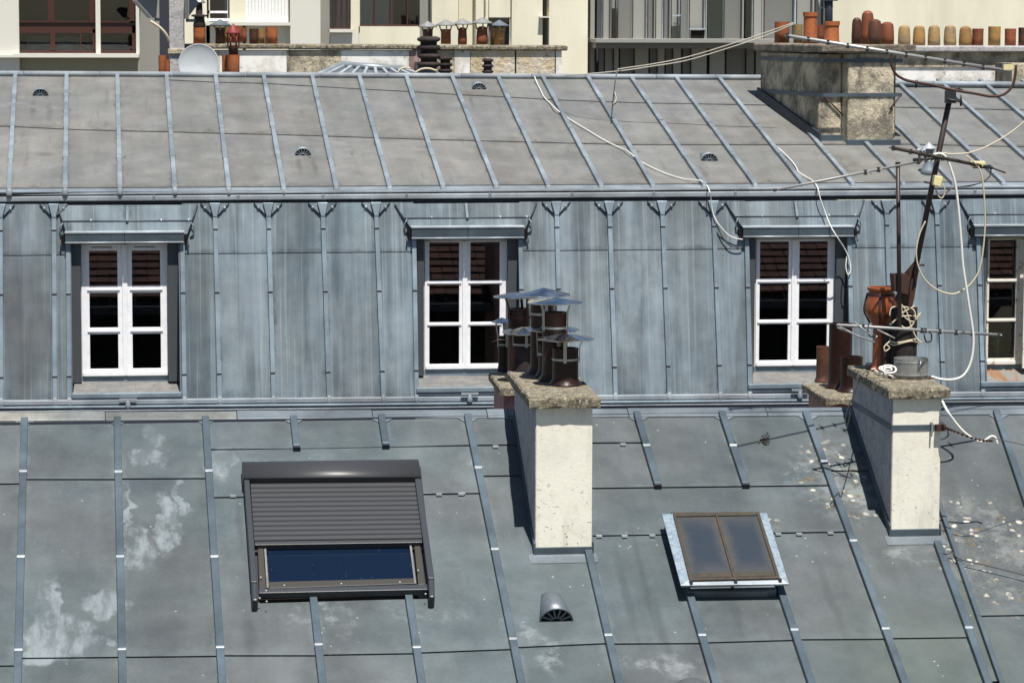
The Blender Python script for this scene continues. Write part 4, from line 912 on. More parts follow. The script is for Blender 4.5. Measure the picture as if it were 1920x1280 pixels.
# ---------------- dormers
def dormer(w, k):
    yh = on(PM, (w['o'][0]+w['o'][1])/2, w['top']).y; yw = yh+.10; yj = yh+.0; yho = yh-.10
    o0, o1 = w['o']; T, Bt = w['top'], w['bot']; hx0, hx1, hv0, hv1 = w['hood']
    lab = ['white casement window of the leftmost dormer', 'white casement window behind the steel cowls', 'white casement window above the three brown pots', 'old cream painted window with shutter, rightmost dormer'][k]
    xl, xr = at(w['j'][0][0], 580, yj).x, at(w['j'][1][1], 580, yj).x; zt_, zb_ = at(960, T-2, yj).z, at(960, Bt+12, yj).z
    zt_ = at((o0+o1)/2, T-3, yj).z; zb_ = at((o0+o1)/2, Bt+7, yj).z
    pw = 'old_white_paint' if k == 3 else 'white_paint'
    # jambs
    for a, b in w['j']:
        xa_, xb_ = at(a, 580, yj).x, at(b, 580, yj).x
        MB().box((xa_-.01, yj, zb_-.02), (xb_, yj+.16, zt_+.06)).build('jamb', 'jamb_zinc', man)
    # cheeks from the slope back to the jambs
    for x, s in ((xl-.012, -1), (xr+.012, 1)):
        z0 = at(960, w['sill'][1]+2, YB).z if False else zb_-.14
        MB().slab([V((x, ym(zt_)-.03, zt_+.05)), V((x, ym(z0)-.03, z0)), V((x, yw+.3, z0)), V((x, yw+.3, zt_+.05))][::s], V((s, 0, 0)), -.01, .008).build('cheek', 'zinc_edge', man)
    # frame
    f0, f1 = at(w['fr'][0], 580, yw).x, at(w['fr'][1], 580, yw).x; zT, zBo = at((o0+o1)/2, T, yw).z, at((o0+o1)/2, Bt, yw).z
    fd = .05
    win = MB().box((f0, yw+.02, zT-.03), (f1, yw+fd+.03, zT+.05))
    win.box((f0, yw+.02, zBo), (f0+.03, yw+fd+.03, zT-.03)); win.box((f1-.03, yw+.02, zBo), (f1, yw+fd+.03, zT-.03)); win.box((f0+.03, yw+.02, zBo), (f1-.03, yw+fd+.03, zBo+.03))
    wn = win.build('dormer_window', pw, man, label=lab)
    # casements
    X = lambda u: at(u, 580, yw).x
    Zr = lambda v: at((o0+o1)/2, v, yw).z
    mid = (w['cols'][0][1]+w['cols'][1][0])/2
    for ci, (ca, cb) in enumerate(w['cols']):
        oa, ob = (w['fr'][0]+1.5, mid-1.2) if ci == 0 else (mid+1.2, w['fr'][1]-1.5)
        sa = MB(); ztop = Zr(w['top']+2); zbt = Zr(w['bot']-2)
        sa.box((X(oa), yw, zbt), (X(ca), yw+fd, ztop)); sa.box((X(cb), yw, zbt), (X(ob), yw+fd, ztop))
        sa.box((X(ca), yw, Zr(w['rows'][0][0])), (X(cb), yw+fd, ztop)); sa.box((X(ca), yw, zbt), (X(cb), yw+fd, Zr(w['rows'][2][1])))
        sa.build('casement', pw, wn, bevel=.004)
        for r_ in (0, 1):
            b_ = MB().box((X(ca)-.0, yw+.004, Zr(w['rows'][r_+1][0])), (X(cb), yw+fd-.006, Zr(w['rows'][r_][1])))
            zz_ = (Zr(w['rows'][r_+1][0])+Zr(w['rows'][r_][1]))/2
            b_.box((X(ca)-.025, yw-.012, zz_-.012), (X(cb)+.025, yw-.001, zz_+.012)); b_.build('glazing_bar', pw, wn, bevel=.003)
        for (ra, rb) in w['rows']:
            MB().box((X(ca)-.003, yw+.024, Zr(rb)-.003), (X(cb)+.003, yw+.028, Zr(ra)+.003)).build('pane', 'pane_glass', wn)
        MB().box((X(oa)+.01, yw-.02, zbt-.003), (X(ob)-.01, yw-.001, zbt+.045)).build('weather_bar', pw, wn, bevel=.006)
        MB().box((X(ca)+.03, yw-.006, ztop-.045), (X(cb)-.06, yw-.001, ztop-.035)).build('trickle_vent', 'shutter_grey', wn)
    MB().box((X(mid)-.030, yw-.016, Zr(w['bot']-2)), (X(mid)+.030, yw-.001, Zr(w['top']+3))).build('meeting_bead', pw, wn, bevel=.005)
    # kick plate, sill, ledges
    s0, s1, sx0, sx1 = w['sill']; zk = at(960, 0, 1).z
    zk0, zk1 = Zr(w['bot']), Zr(w['bot']+7.5)
    MB().box((f0-.02, yw+.005, zk1-.02), (f1+.02, yw+.06, zk0+.001)).build('kick_plate', 'zinc_batten_mansard', man)
    a, b = at(sx0+3, s0-2, yw+.0), at(sx1-3, s0-2, yw+.0)
    c_, d = on(PM, sx1, s1, .03), on(PM, sx0, s1, .03)
    # sill in several slate-coloured pieces
    cuts = [0, .22, .45, .58, .80, 1.0]
    for i in range(5):
        t0, t1 = cuts[i], cuts[i+1]-.0008
        p = [d.lerp(c_, t0), d.lerp(c_, t1), a.lerp(b, t1), a.lerp(b, t0)]
        MB().hexa([x-Z*.03 for x in p]+p).build('sill_slate', 'slate_sill' if k < 3 else 'rusty_sill', man)
    for (t, b2, yy, mm, nm) in ((s1+.5, s1+7.5, -.02, 'zinc_batten_mansard', 'sill_fascia'), (s1+9.5, s1+13.5, -.005, 'zinc_trim', 'sill_bead'), (s1+15, s1+28, .02, 'zinc_batten_mansard', 'apron_sheet')):
        Y_ = on(PM, 960, s1+2).y+yy if False else on(PM, (sx0+sx1)/2, s1+2).y-.05+yy
        p0_, p1_ = at(sx0-2, t, Y_), at(sx1+2, b2-1, Y_)
        MB().box((p0_.x, Y_, p1_.z), (p1_.x, Y_+.12, p0_.z)).build(nm, mm, man, bevel=.006)
    Y_ = on(PM, (sx0+sx1)/2, s1+2).y+.03; p0_, p1_ = at(sx0-4, s1-2, Y_), at(sx1+4, s1+34, Y_)
    MB().box((p0_.x, Y_, p1_.z), (p1_.x, Y_+.1, p0_.z-.06)).build('apron_backing', 'flash_dark', man)
    p = at((sx0+sx1)/2+2, s1+21, YB-.07); MB().lathe([(.02, -.06), (.032, -.03), (.032, .0), (.02, .04), (0, .055)], p, 10).build('batten_foot', 'zinc_matt', man)
    MB().box((p.x-.10, YB-.075, p.z+.05), (p.x+.10, YB-.055, p.z+.075)).build('foot_clip', 'zinc_trim', man)
    # hood
    h0, h1 = at(hx0, hv0, yho), at(hx1, hv1, yho); hz1 = (at((hx0+hx1)/2, hv0+3, yho)).z; hz0 = at((hx0+hx1)/2, hv1, yho).z
    mb = MB(); xm = (h0.x+h1.x)/2
    for xa_, xb_ in ((h0.x, xm-.002), (xm+.002, h1.x)):
        mb = MB().hexa([(xa_, yho+.006, hz0), (xb_, yho+.006, hz0), (xb_, yh+.5, hz0+.02), (xa_, yh+.5, hz0+.02), (xa_, yho+.0, hz1), (xb_, yho+.0, hz1), (xb_, yh+.06, hz1+.014), (xa_, yh+.06, hz1+.014)])
        mb.build('hood', 'zinc_batten_front', man, bevel=.004)
        MB().tube([(xa_, yho, hz0+.004), (xb_, yho, hz0+.004)], .010, 6).build('drip_edge', 'zinc_trim', man)
        MB().hexa([(xa_-.004, yho-.006, hz1-.002), (xb_+.004, yho-.006, hz1-.002), (xb_+.004, yh+.08, hz1+.016), (xa_-.004, yh+.08, hz1+.016), (xa_-.004, yho-.006, hz1+.012), (xb_+.004, yho-.006, hz1+.012), (xb_+.004, yh+.08, hz1+.028), (xa_-.004, yh+.08, hz1+.028)]).build('hood_top', 'zinc_trim', man)
    for x, s in ((h0.x, -1), (h1.x, 1)):
        MB().box((x+s*.004, yho+.03, hz0+.005), (x+s*.045, yh+.06, hz1-.02)).build('hood_end', 'room_dark', man)
        MB().tube([(x+s*.045, yho+.05, hz0+.01), (x+s*.055, yho+.04, hz0-.05), (x+s*.045, yho+.04, hz0-.06)], .010, 5).build('hood_hook', 'flash_dark', man)
    # flared panel over the hood, two courses
    (ax, av), (bx, bv), (cx, cv), (dx, dv) = w['trap']
    off_t, off_b = .012, .035
    def tp(s, t):   # s across, t down
        u0, v0 = lerp(ax, bx, s), lerp(av, bv, s); u1, v1 = lerp(dx, cx, s), lerp(dv, cv, s)
        return on(PM, lerp(u0, u1, t), lerp(v0, v1, t), lerp(off_t, off_b, t))
    MB().tube([tp(0, .54)+nM*.004, tp(1, .54)+nM*.004], .009, 5).build('panel_joint', 'flash_dark', man)
    for ta, tb_ in ((0, .53), (.55, 1.0)):
        for sa_, sb_ in ((0, .497), (.503, 1)) if ta == 0 else ((0, 1),):
            q = [tp(sa_, ta), tp(sa_, tb_), tp(sb_, tb_), tp(sb_, ta)]
            MB().slab(q, nM, -.05 if tb_ == 1 else -.01, .006).build('hood_panel', 'zinc_mansard', man)
    MB().bar(tp(.5, .02), tp(.5, .54), nM, .04, .035).build('batten', 'zinc_batten_upper', man)
    MB().slab([tp(0, 0), tp(0, 1), tp(1, 1), tp(1, 0)], nM, -.05, -.012).build('panel_backing', 'flash_dark', man)
    for s_ in (.22, .5, .76, .97):
        MB().lathe([(.022, -.006), (.024, .006), (0, .016)], tp(s_, .53), 8, axis=nM).build('panel_button', 'zinc_edge', man)
    for s_ in (0, 1):
        MB().tube([tp(s_, 0)+nM*.01, tp(s_, 1)+nM*.01], .008, 5).build('panel_edge', 'flash_dark', man)
        sg = -1 if s_ == 0 else 1
        p = tp(s_, .84)+XV*sg*.02
        MB().tube([p+V((sg*.0, 0, .09)), p+V((sg*.035, -.01, .03)), p+V((sg*.03, -.01, -.05)), p+V((-sg*.01, 0, -.09))], .009, 5).build('panel_scroll', 'zinc_edge', man)
    # lintel and the dark room behind the glass
    MB().box((xl-.01, yj+.005, zt_-.005), (xr+.01, yj+.3, hz1+.04)).build('lintel', 'flash_dark', man)
    rb = MB(); x0, x1, y0, y1_, z0, z1 = f0-.4, f1+.4, yw+.09, yw+2.6, zBo-.5, zT+.3
    for A_, B_ in (((x0, y1_, z0), (x1, y1_+.05, z1)), ((x0-.05, y0, z0), (x0, y1_, z1)), ((x1, y0, z0), (x1+.05, y1_, z1)), ((x0, y0, z1), (x1, y1_, z1+.05)), ((x0, y0, z0-.05), (x1, y1_, z0)),
                   ((x0, y0-.01, z0), (f0+.01, y0, z1)), ((f1-.01, y0-.01, z0), (x1, y0, z1)), ((f0+.01, y0-.01, zT), (f1-.01, y0, z1)), ((f0+.01, y0-.01, z0), (f1-.01, y0, zBo))): rb.box(A_, B_)
    rb.build('room', 'room_wall', man)
    return yw, X, Zr
dm = [dormer(w, k) for k, w in enumerate(WIN)]
# extras of the rightmost dormer: open louvred shutter leaf, rusty sill, plant inside
yw, X, Zr = dm[3]
sx = X(1909)
MB().box((sx, yw-.22, Zr(686)), (sx+.035, yw-.19, Zr(446))).build('shutter_stile', 'old_white_paint', man)
MB().box((sx+.42, yw-.22, Zr(686)), (sx+.47, yw-.19, Zr(446))).build('shutter_stile', 'old_white_paint', man)
for i in range(30):
    z = lerp(Zr(684), Zr(450), i/30); MB().hexa([(sx+.036, yw-.215, z), (sx+.418, yw-.215, z), (sx+.418, yw-.195, z+.035), (sx+.036, yw-.195, z+.035), (sx+.036, yw-.215, z+.008), (sx+.418, yw-.215, z+.008), (sx+.418, yw-.195, z+.043), (sx+.036, yw-.195, z+.043)]).build('shutter_slat', 'old_white_paint', man)
for (u0, u1, v0, v1) in ((1850, 1857, 688, 693), (1862, 1880, 690, 694), (1886, 1898, 689, 693)):
    MB().box((X(u0), yw-.03, Zr(v1)), (X(u1), yw-.012, Zr(v0))).build('rust_scale', 'rusty_bar', man)
px, pz = X(1878), Zr(674)
pl = thing('house_plant', 'green leafy house plant behind the bottom pane of the rightmost dormer window', 'plant', (px, yw+.12, pz-.12))
MB().lathe([(.05, 0), (.07, .12), (.06, .12), (0, .10)], (px, yw+.12, pz-.12), 12).build('pot', 'clay_orange', pl)
for i in range(34):
    a = random.uniform(0, 6.28); ln_ = random.uniform(.12, .24); h = random.uniform(.05, .34); d = V((math.cos(a), .35*math.sin(a), 0)); b0 = V((px, yw+.13, pz))
    p1_, p2_, p3_ = b0+d*ln_*.35+Z*h*.8, b0+d*ln_*.7+Z*h, b0+d*ln_+Z*(h*.72); s_ = d.cross(Z).normalized()*random.uniform(.008, .018)
    mb = MB(); mb.v = [b0-s_*.3, b0+s_*.3, p1_+s_, p1_-s_, p2_+s_, p2_-s_, p3_]; mb.f = [[0, 1, 2, 3], [3, 2, 4, 5], [5, 4, 6]]; mb.sm = [False]*3
    mb.build('leaf', 'leaf', pl)

# ================================================================ stained stone stack on the upper roof
c5 = on(PU, 1640, 272); Y5 = c5.y; z5 = c5.z
Xs = lambda u: at(u, 200, Y5).x
st = thing('chimney_stack', 'big stained stone chimney strapped with steel, rising through the upper zinc roof at right', 'chimney', (Xs(1640), Y5, z5))
bk5 = on(PU, 1431, 184); yb5 = bk5.y; fr5 = on(PU, 1545, 268); K5 = (bk5.x-fr5.x)/(bk5.y-fr5.y); print('stack5', yb5-Y5, K5, yu_r-Y5)
def uz(y): return PU[0].z+(y-PU[0].y)*math.tan(R(13.979))
ztop5 = at(1640, 100, Y5).z
MB().box((Xs(1590), Y5, z5-.2), (Xs(1676), Y5+.5, ztop5)).shear(Y5, K5).build('shaft', 'stained_stone', st, bevel=.02)
c5b = on(PU, 1560, 267).y
MB().box((Xs(1545.5), Y5+.18, z5-.2), (Xs(1588), yb5, ztop5-.01)).shear(Y5, K5).build('shaft', 'stained_stone', st, bevel=.015)
MB().box((Xs(1589), Y5+.22, z5-.2), (Xs(1674), yb5, ztop5-.012)).shear(Y5, K5).build('rear_shaft', 'stained_stone', st)
MB().box((Xs(1677), Y5+.20, z5-.2), (Xs(1691), yb5-.1, ztop5-.02)).shear(Y5, K5).build('side_pier', 'stained_stone', st)
for v0, v1 in ((110.5, 117.5), (175, 181.5)):
    za, zb2 = at(1640, v1, Y5).z, at(1640, v0, Y5).z
    s_ = MB().box((Xs(1589), Y5-.012, za), (Xs(1689), Y5-.002, zb2)); s_.box((Xs(1545)-.012, Y5-.004, za), (Xs(1588.5), Y5+.006, zb2)); s_.box((Xs(1545)-.014, Y5+.0, za), (Xs(1545)-.004, yb5, zb2)); s_.box((Xs(1689)+.001, Y5-.01, za), (Xs(1689)+.011, yb5, zb2))
    s_.shear(Y5, K5).build('strap', 'zinc_batten_front', st)
MB().tube([at(1547, 182, Y5+.16), at(1582, 218, Y5+.16)], .011, 6).build('stay_rod', 'rusty_steel', st)
MB().tube([at(1688, 180, Y5-.02), at(1668, 206, Y5-.02)], .010, 6).build('stay_rod', 'rusty_steel', st)
# slab
a, b = at(1425, 88, yb5-.3), at(1715, 98, Y5-.1); zt5 = at(1640, 84, Y5-.1).z; zb5 = at(1640, 99, Y5-.1).z
xl5, xr5 = Xs(1545)-.06, Xs(1712)
MB().box((xl5, Y5-.08, zb5), (xr5, yb5+.1, zt5)).shear(Y5, K5).build('cap_slab', 'cap_stone', st, bevel=.02)
# flashings
fl = MB().box((Xs(1588), Y5-.03, z5-.05), (Xs(1689), Y5-.003, z5+.07)); fl.build('front_flashing', 'zinc_batten_front', st, bevel=.006)
MB().box((Xs(1545)-.01, Y5+.14, z5-.05), (Xs(1587), Y5+.176, uz(Y5+.18)+.08)).build('front_flashing', 'zinc_batten_front', st, bevel=.006)
q = [V((Xs(1545)-.03, Y5+.05, uz(Y5+.05)-.05)), V((Xs(1545)-.03, yb5, uz(yb5)-.05)), V((Xs(1545)-.03, yb5, uz(yb5)+.14)), V((Xs(1545)-.03, Y5+.05, uz(Y5+.05)+.14))]
MB().slab(q[::-1], V((-1, 0, 0)), -.02, .01).shear(Y5, K5).build('side_flashing', 'flash_dark', st)
# pots on it
def px_pot(label, uc, w_, vt, vb, Y, m, group, dome=False, rim=True, seg=18):
    p = at(uc, vb, Y); s_ = (p-CP).length/FPX; r = w_*.5*s_; h = at(uc, vt, Y).z-p.z
    t = thing('chimney_pot', label, 'chimney pot', p, group)
    if dome: MB().lathe([(r, 0), (r*1.02, h*.3), (r*.93, h*.80), (r*.80, h*.93), (r*.45, h), (0, h*1.02)], p, seg).build('pot_body', m, t)
    elif rim: MB().lathe([(r*1.12, 0), (r, h*.12), (r*.93, h-.06), (r*1.04, h-.055), (r*1.05, h), (r*.85, h), (r*.82, h*.4), (0, h*.4)], p, seg).build('pot_body', m, t)
    else: MB().lathe([(r*1.0, 0), (r*.98, h*.5), (r, h), (r*.84, h), (r*.80, h*.4), (0, h*.4)], p, seg).build('pot_body', m, t)
    return t, p, r, h
g5 = 'clay pots on the strapped stone chimney'
def zrow(u, Y):      # survey row at which the slab top lies at depth Y
    v = 84
    for _ in range(12): v += (at(u, v, Y).z-zt5)*FPX/Y
    return v
for lab, uc, w_, vt, vb, m, dy, rim, dm_ in [
    ('squat orange pot at the left end of the strapped stone chimney', 1466, 28, 41, 86, 'clay_orange', 2.75, False, False),
    ('short yellow pot between two orange pots on the strapped stone chimney', 1496, 17, 46, 80, 'clay_yellow', 2.3, False, False),
    ('tallest bright orange pot on the strapped stone chimney, flared rim', 1519, 27, 23, 86, 'clay_orange', 1.5, True, False),
    ('small red pot tucked behind between the tall orange and the wide orange pot', 1537, 17, 47, 82, 'clay_red', 1.9, False, False),
    ('wide orange pot right of the tallest one on the strapped stone chimney', 1559, 29, 40, 84, 'clay_orange', .9, True, False),
    ('dark sooty brown pot at the left of the right-hand four on the strapped stone chimney', 1606, 19, 34, 84, 'clay_brown', 1.0, False, True),
    ('tall round topped brown pot in the right-hand four on the strapped stone chimney', 1626, 24, 21, 84, 'clay_red', .6, False, True),
    ('medium round topped brown pot with sooty foot on the strapped stone chimney', 1640, 26, 37, 86, 'clay_brown', .3, False, True),
    ('dark red round topped pot at the right end of the strapped stone chimney', 1663, 26, 42, 85, 'clay_red', .5, False, True)]:
    px_pot(lab, uc, w_, vt, zrow(uc, Y5+dy), Y5+dy, m, g5, dm_, rim)
# long wall with its row of stubby pots, right background
Y6 = yu_r+.9
rw = thing('chimney_wall', 'long low flaking wall with a row of stubby pots, right behind the strapped stone chimney', 'chimney', at(1850, 155, Y6))
a, b = at(1685, 98, Y6), at(2140, 156, Y6)
MB().box((at(1600, 98, Y6).x, Y6, b.z-1.2), (b.x, Y6+.7, a.z)).build('shaft', 'white_patch_wall', rw)
MB().box((at(1600, 98, Y6).x, Y6-.02, at(1700, 126, Y6).z), (b.x, Y6-.003, a.z)).build('upper_band', 'stained_stone', rw)  # darker blotchy strip along the wall directly under the cap slab
MB().box((at(1600, 98, Y6).x, Y6-.10, a.z), (b.x+.1, Y6+.8, at(1700, 86, Y6-.16).z)).build('cap_slab', 'grey_render', rw, bevel=.02)
MB().box((at(1690, 98, Y6).x, Y6-.05, at(1700, 160, Y6).z), (b.x, Y6-.022, at(1700, 152, Y6).z)).build('flashing', 'zinc_batten_front', rw)
g6 = 'stubby pots in a row on the long wall'
k = 0
names = ['dull yellow domed pot, first of the long wall row beside the stone chimney', 'ochre domed pot, second along the long wall row', 'yellow grey domed pot, third along the long wall row', 'yellow domed pot, fourth along the long wall row',
         'blotchy ochre and black domed pot, fifth along the long wall row', 'small dark red pot, sixth along the long wall row', 'clean yellow pot with flat top, seventh along the long wall row', 'short dark red pot, eighth along the long wall row', 'brown pot cut by the right edge of the picture on the long wall']
for lab, (uc, w_, vt, vb, m, dm_) in zip(names, [(1695, 23, 48, 88, 'clay_yellow', 1), (1723, 23, 49, 88, 'clay_ochre', 1), (1751, 23, 48, 88, 'clay_yellow', 1), (1781, 23, 48, 88, 'clay_yellow', 1), (1810, 24, 50, 88, 'clay_ochre', 1), (1833, 21, 54, 89, 'clay_red', 0), (1864, 23, 50, 88, 'clay_ochre', 0), (1894, 21, 54, 89, 'clay_red', 0), (1919, 20, 52, 89, 'clay_brown', 0)]):
    px_pot(lab, uc, w_, vt, vb, Y6+.15, m, g6, bool(dm_), False)
# brown end of a neighbour roof at the right edge
MB().box(at(1897, 165, Y6-1.2), at(2000, 118, Y6-.4)).build('corner_stone', 'stained_stone', rw)

# small roof outlet with a cone hat on the upper roof
p = on(PU, 1741, 326); s_ = (p-CP).length/FPX
ro = thing('roof_outlet', 'small zinc roof outlet with pointed hat on the upper roof behind the aerial mast', 'vent', p)
MB().lathe([(17*s_, -.02), (14*s_, 8*s_), (7*s_, 22*s_), (7*s_, 34*s_), (6*s_, 34*s_)], p, 16).build('flue', 'zinc_batten_upper', ro)
MB().lathe([(6*s_, 33*s_), (11*s_, 46*s_), (10*s_, 46*s_), (5*s_, 33*s_)], p, 10, smooth=False).build('cage', 'zinc_edge', ro)
MB().lathe([(14*s_, 46*s_), (13.5*s_, 47.5*s_), (1*s_, 58*s_), (0, 59*s_)], p, 16).build('hat', 'zinc_trim', ro)
# ================================================================ row wall behind the ridge (left half)
YW = yu_r+.9
def bx(u0, u1, v0, v1, Y, d, name, m, par=None, bevel=0., label=None):
    a, b = at(u0, v1, Y), at(u1, v0, Y)
    return MB().box((a.x, Y, a.z), (b.x, Y+d, b.z)).build(name, m, par, bevel=bevel, label=label)
lw = thing('chimney_wall', 'long patched low wall with a stone coping and groups of pots, left behind the ridge', 'chimney', at(720, 140, YW))
low = 190
for u0, u1, m in ((345, 412, 'tan_stone'), (412, 538, 'white_patch_wall'), (538, 640, 'stained_stone'), (640, 768, 'white_patch_wall'), (768, 786, 'pink_render'), (786, 852, 'stained_stone'), (852, 882, 'white_patch_wall'), (882, 966, 'tan_stone'), (968, 1041, 'tan_stone'), (1042, 1054, 'white_patch_wall')):
    bx(u0, u1-.8, 95, low, YW, .8, 'wall_panel', m, lw)
for u0, u1, v0 in ((345, 540, 83), (540.6, 782, 84), (782.6, 1065, 86)):
    bx(u0, u1, v0, v0+9, YW-.045, .95, 'coping', 'lichen_concrete', lw, .02)
def bpot(label, uc, w_, vt, vb, dy, m, cowl_=None, Y=None, group='pots on the long patched wall', dome=False):
    t, p, r, h = px_pot(label, uc, w_, vt, vb, (Y or YW)+dy, m, group, dome, False, 16)
    if cowl_:
        cr, cv, cm = cowl_; s_ = (p-CP).length/FPX
        MB().lathe([(cr*s_, 0), (cr*s_*.97, .015), (0, .09), (0, .10)][:3], (p.x, p.y, at(uc, cv, p.y).z-.02), 12).build('cowl', cm, t)
        for a in (.5, 2.6, 4.7):
            d = V((math.cos(a), math.sin(a), 0)); MB().tube([V((p.x, p.y, p.z+h*.85))+d*r, V((p.x, p.y, at(uc, cv, p.y).z))+d*cr*s_*.7], .012, 4).build('brace', 'dull_steel', t)
    return t, p, r, h
t, p, r, h = bpot('orange pot with sooty collar and tiny lantern hat, leftmost on the long patched wall', 374, 23, 52, 82, .3, 'clay_orange')
MB().lathe([(r*.9, h), (r*1.0, h+.02), (r*.8, h+.14), (r*1.3, h+.15), (r*1.25, h+.17), (r*.55, h+.18), (r*.5, h+.34)], p, 14).build('collar', 'soot_black', t)
MB().lathe([(r*1.0, h+.33), (r*.95, h+.35), (0, h+.44)], p, 12).build('hat', 'dull_steel', t)
bpot('dark brown pot under a blue grey mushroom cowl on the long patched wall', 413, 18, 52, 83, .3, 'clay_brown', (20, 46, 'zinc_edge'))
bpot('small yellow pot between the mushroom cowl and the wide orange pot', 427, 12, 52, 80, .6, 'clay_ochre')
bpot('wide orange pot, fourth from the left on the long patched wall', 443, 22, 49, 80, .3, 'clay_orange')
bpot('narrow red pot tucked right behind the wide orange pot', 458, 10, 52, 79, .7, 'clay_red')
bpot('tall brownish pot left of the little yellow pot near the middle', 476, 17, 54, 84, .2, 'clay_brown')
bpot('little dull yellow pot between the brownish and the last orange pot', 490, 13, 55, 82, .5, 'clay_ochre')
bpot('plain orange pot at the right end of the left pot group', 509, 23, 51, 83, .3, 'clay_orange')
bpot('leftmost pot of the right group, brown under a flat steel cowl', 802, 19, 55, 83, .5, 'clay_brown', (18, 49, 'dull_steel'))
bpot('second pot of the right group, reddish under a flat steel cowl', 836, 19, 55, 83, .3, 'clay_red', (20, 46, 'dull_steel'))
bpot('third pot of the right group, dark red with rounded top under a steel cowl', 867, 17, 52, 84, .3, 'clay_red', (19, 44, 'dull_steel'), dome=True)
bpot('fourth pot of the right group, tall rounded red brown under the highest cowl', 904, 22, 50, 84, .3, 'clay_red', (20, 42, 'dull_steel'), dome=True)
bpot('ochre pot at the right end of the right group under a wide cowl', 936, 20, 52, 84, .3, 'clay_ochre', (19, 47, 'zinc_edge'))
bpot('plain red brown pot half behind the ochre one, right group', 925, 12, 52, 82, .7, 'clay_brown')
# lantern pot and its neighbours, lower, in front of the wall
YL = YW-.45
bpot('slim orange pot left of the red lantern pot, low by the ridge', 422, 11, 103, 150, .1, 'clay_orange', Y=YL, group='low pots by the ridge')
t, p, r, h = bpot('orange pot carrying a red metal lantern hat, low by the ridge near the satellite dish', 438, 23, 103, 150, -.1, 'clay_orange', Y=YL, group='low pots by the ridge')
MB().lathe([(r*.75, h), (r*.75, h+.12), (r*.55, h+.13)], p, 10).build('lantern_neck', 'rusty_steel', t)
for a in range(6): d = V((math.cos(a*1.047), math.sin(a*1.047), 0)); MB().tube([p+Z*(h+.10)+d*r*.9, p+Z*(h+.28)+d*r*.9], .012, 4).build('lantern_bar', 'red_paint', t)
MB().lathe([(r*1.15, h+.27), (r*1.1, h+.30), (0, h+.42)], p, 12).build('lantern_hat', 'red_paint', t)
bpot('orange square edged pot between the concrete post and the dish', 305, 15, 104, 150, .1, 'clay_orange', Y=YL, group='low pots by the ridge')
bpot('red orange pot just left of the concrete post', 314, 10, 112, 150, -.1, 'clay_red', Y=YL, group='low pots by the ridge')
# ribbed black terminals
for lab, uc, w_, v0, v1, n_ in (('large ribbed black chimney terminal like stacked tyres, in front of the patched wall', 804, 44, 66, 128, 4), ('medium ribbed black terminal right beside the large one', 835, 27, 104, 150, 4), ('small ribbed black terminal standing alone in front of the tan wall panels', 914.5, 22, 108, 150, 4)):
    p = at(uc, v1, YL); s_ = (p-CP).length/FPX; H_ = at(uc, v0, YL).z-p.z; r = w_/2*s_; t = thing('ribbed_terminal', lab, 'chimney terminal', p, 'ribbed black terminals by the ridge')
    MB().lathe([(r*.7, 0), (r*.7, H_*.96)], p, 14).build('core', 'soot_black', t)
    for i in range(n_):
        z0 = H_*(i+.12)/n_; z1 = H_*(i+.85)/n_; MB().lathe([(r*.65, z0), (r*.98, z0+.02), (r*random.uniform(.98, 1.05), (z0+z1)/2), (r*.95, z1-.02), (r*.65, z1)], p, 16, jit=.05).build('rib', 'soot_black', t)
bx(783, 818, 117, 150, YL+.05, .5, 'terminal_base', 'zinc_batten_front', lw)
# low zinc lean-to with white battens behind the ridge
tl, bl, br, tr = at(640, 126, YW-.15), at(575, 156, YW-.75), at(840, 156, YW-.75), at(765, 135, YW-.15)
lt = thing('lean_to_roof', 'small low zinc roof with pale ribs just behind the ridge, left of the black terminals', 'roof', (bl+br)/2)
nn = (bl-tl).cross(br-tl).normalized(); nn = nn if nn.z > 0 else -nn
MB().slab([tl, bl, br, tr], nn, -.05, 0).build('sheeting', 'zinc_edge', lt)
for i in range(9):
    t_ = (i+.5)/9; MB().bar(tl.lerp(tr, t_), bl.lerp(br, t_), nn, .05, .05).build('rib', 'zinc_trim', lt)
MB().tube([tl+nn*.03, tr+nn*.03], .05, 8).build('ridge_roll', 'zinc_batten_upper', lt); MB().tube([tl+nn*.03, bl+nn*.03], .05, 8).build('ridge_roll', 'zinc_batten_upper', lt)
# satellite dish
Yd = YW-.68; c = at(372.5, 120, Yd); s_ = (c-CP).length/FPX; r = 38*s_
sd = thing('satellite_dish', 'pale grey round satellite dish rising behind the ridge by the concrete post', 'satellite dish', at(372, 150, Yd))
ax = V((-.10, -.97, .22)).normalized()
MB().lathe([(0, -.06), (r*.35, -.052), (r*.7, -.03), (r*.93, -.006), (r*.99, 0), (r, .006), (r*.97, .012), (r*.93, .004), (r*.7, -.018), (r*.35, -.038), (0, -.045)], c, 40, axis=ax).build('dish', 'dish', sd)
MB().tube([c-ax*.12, c-ax*.25, at(372, 160, Yd+.25)], .025, 8).build('bracket', 'dull_steel', sd)
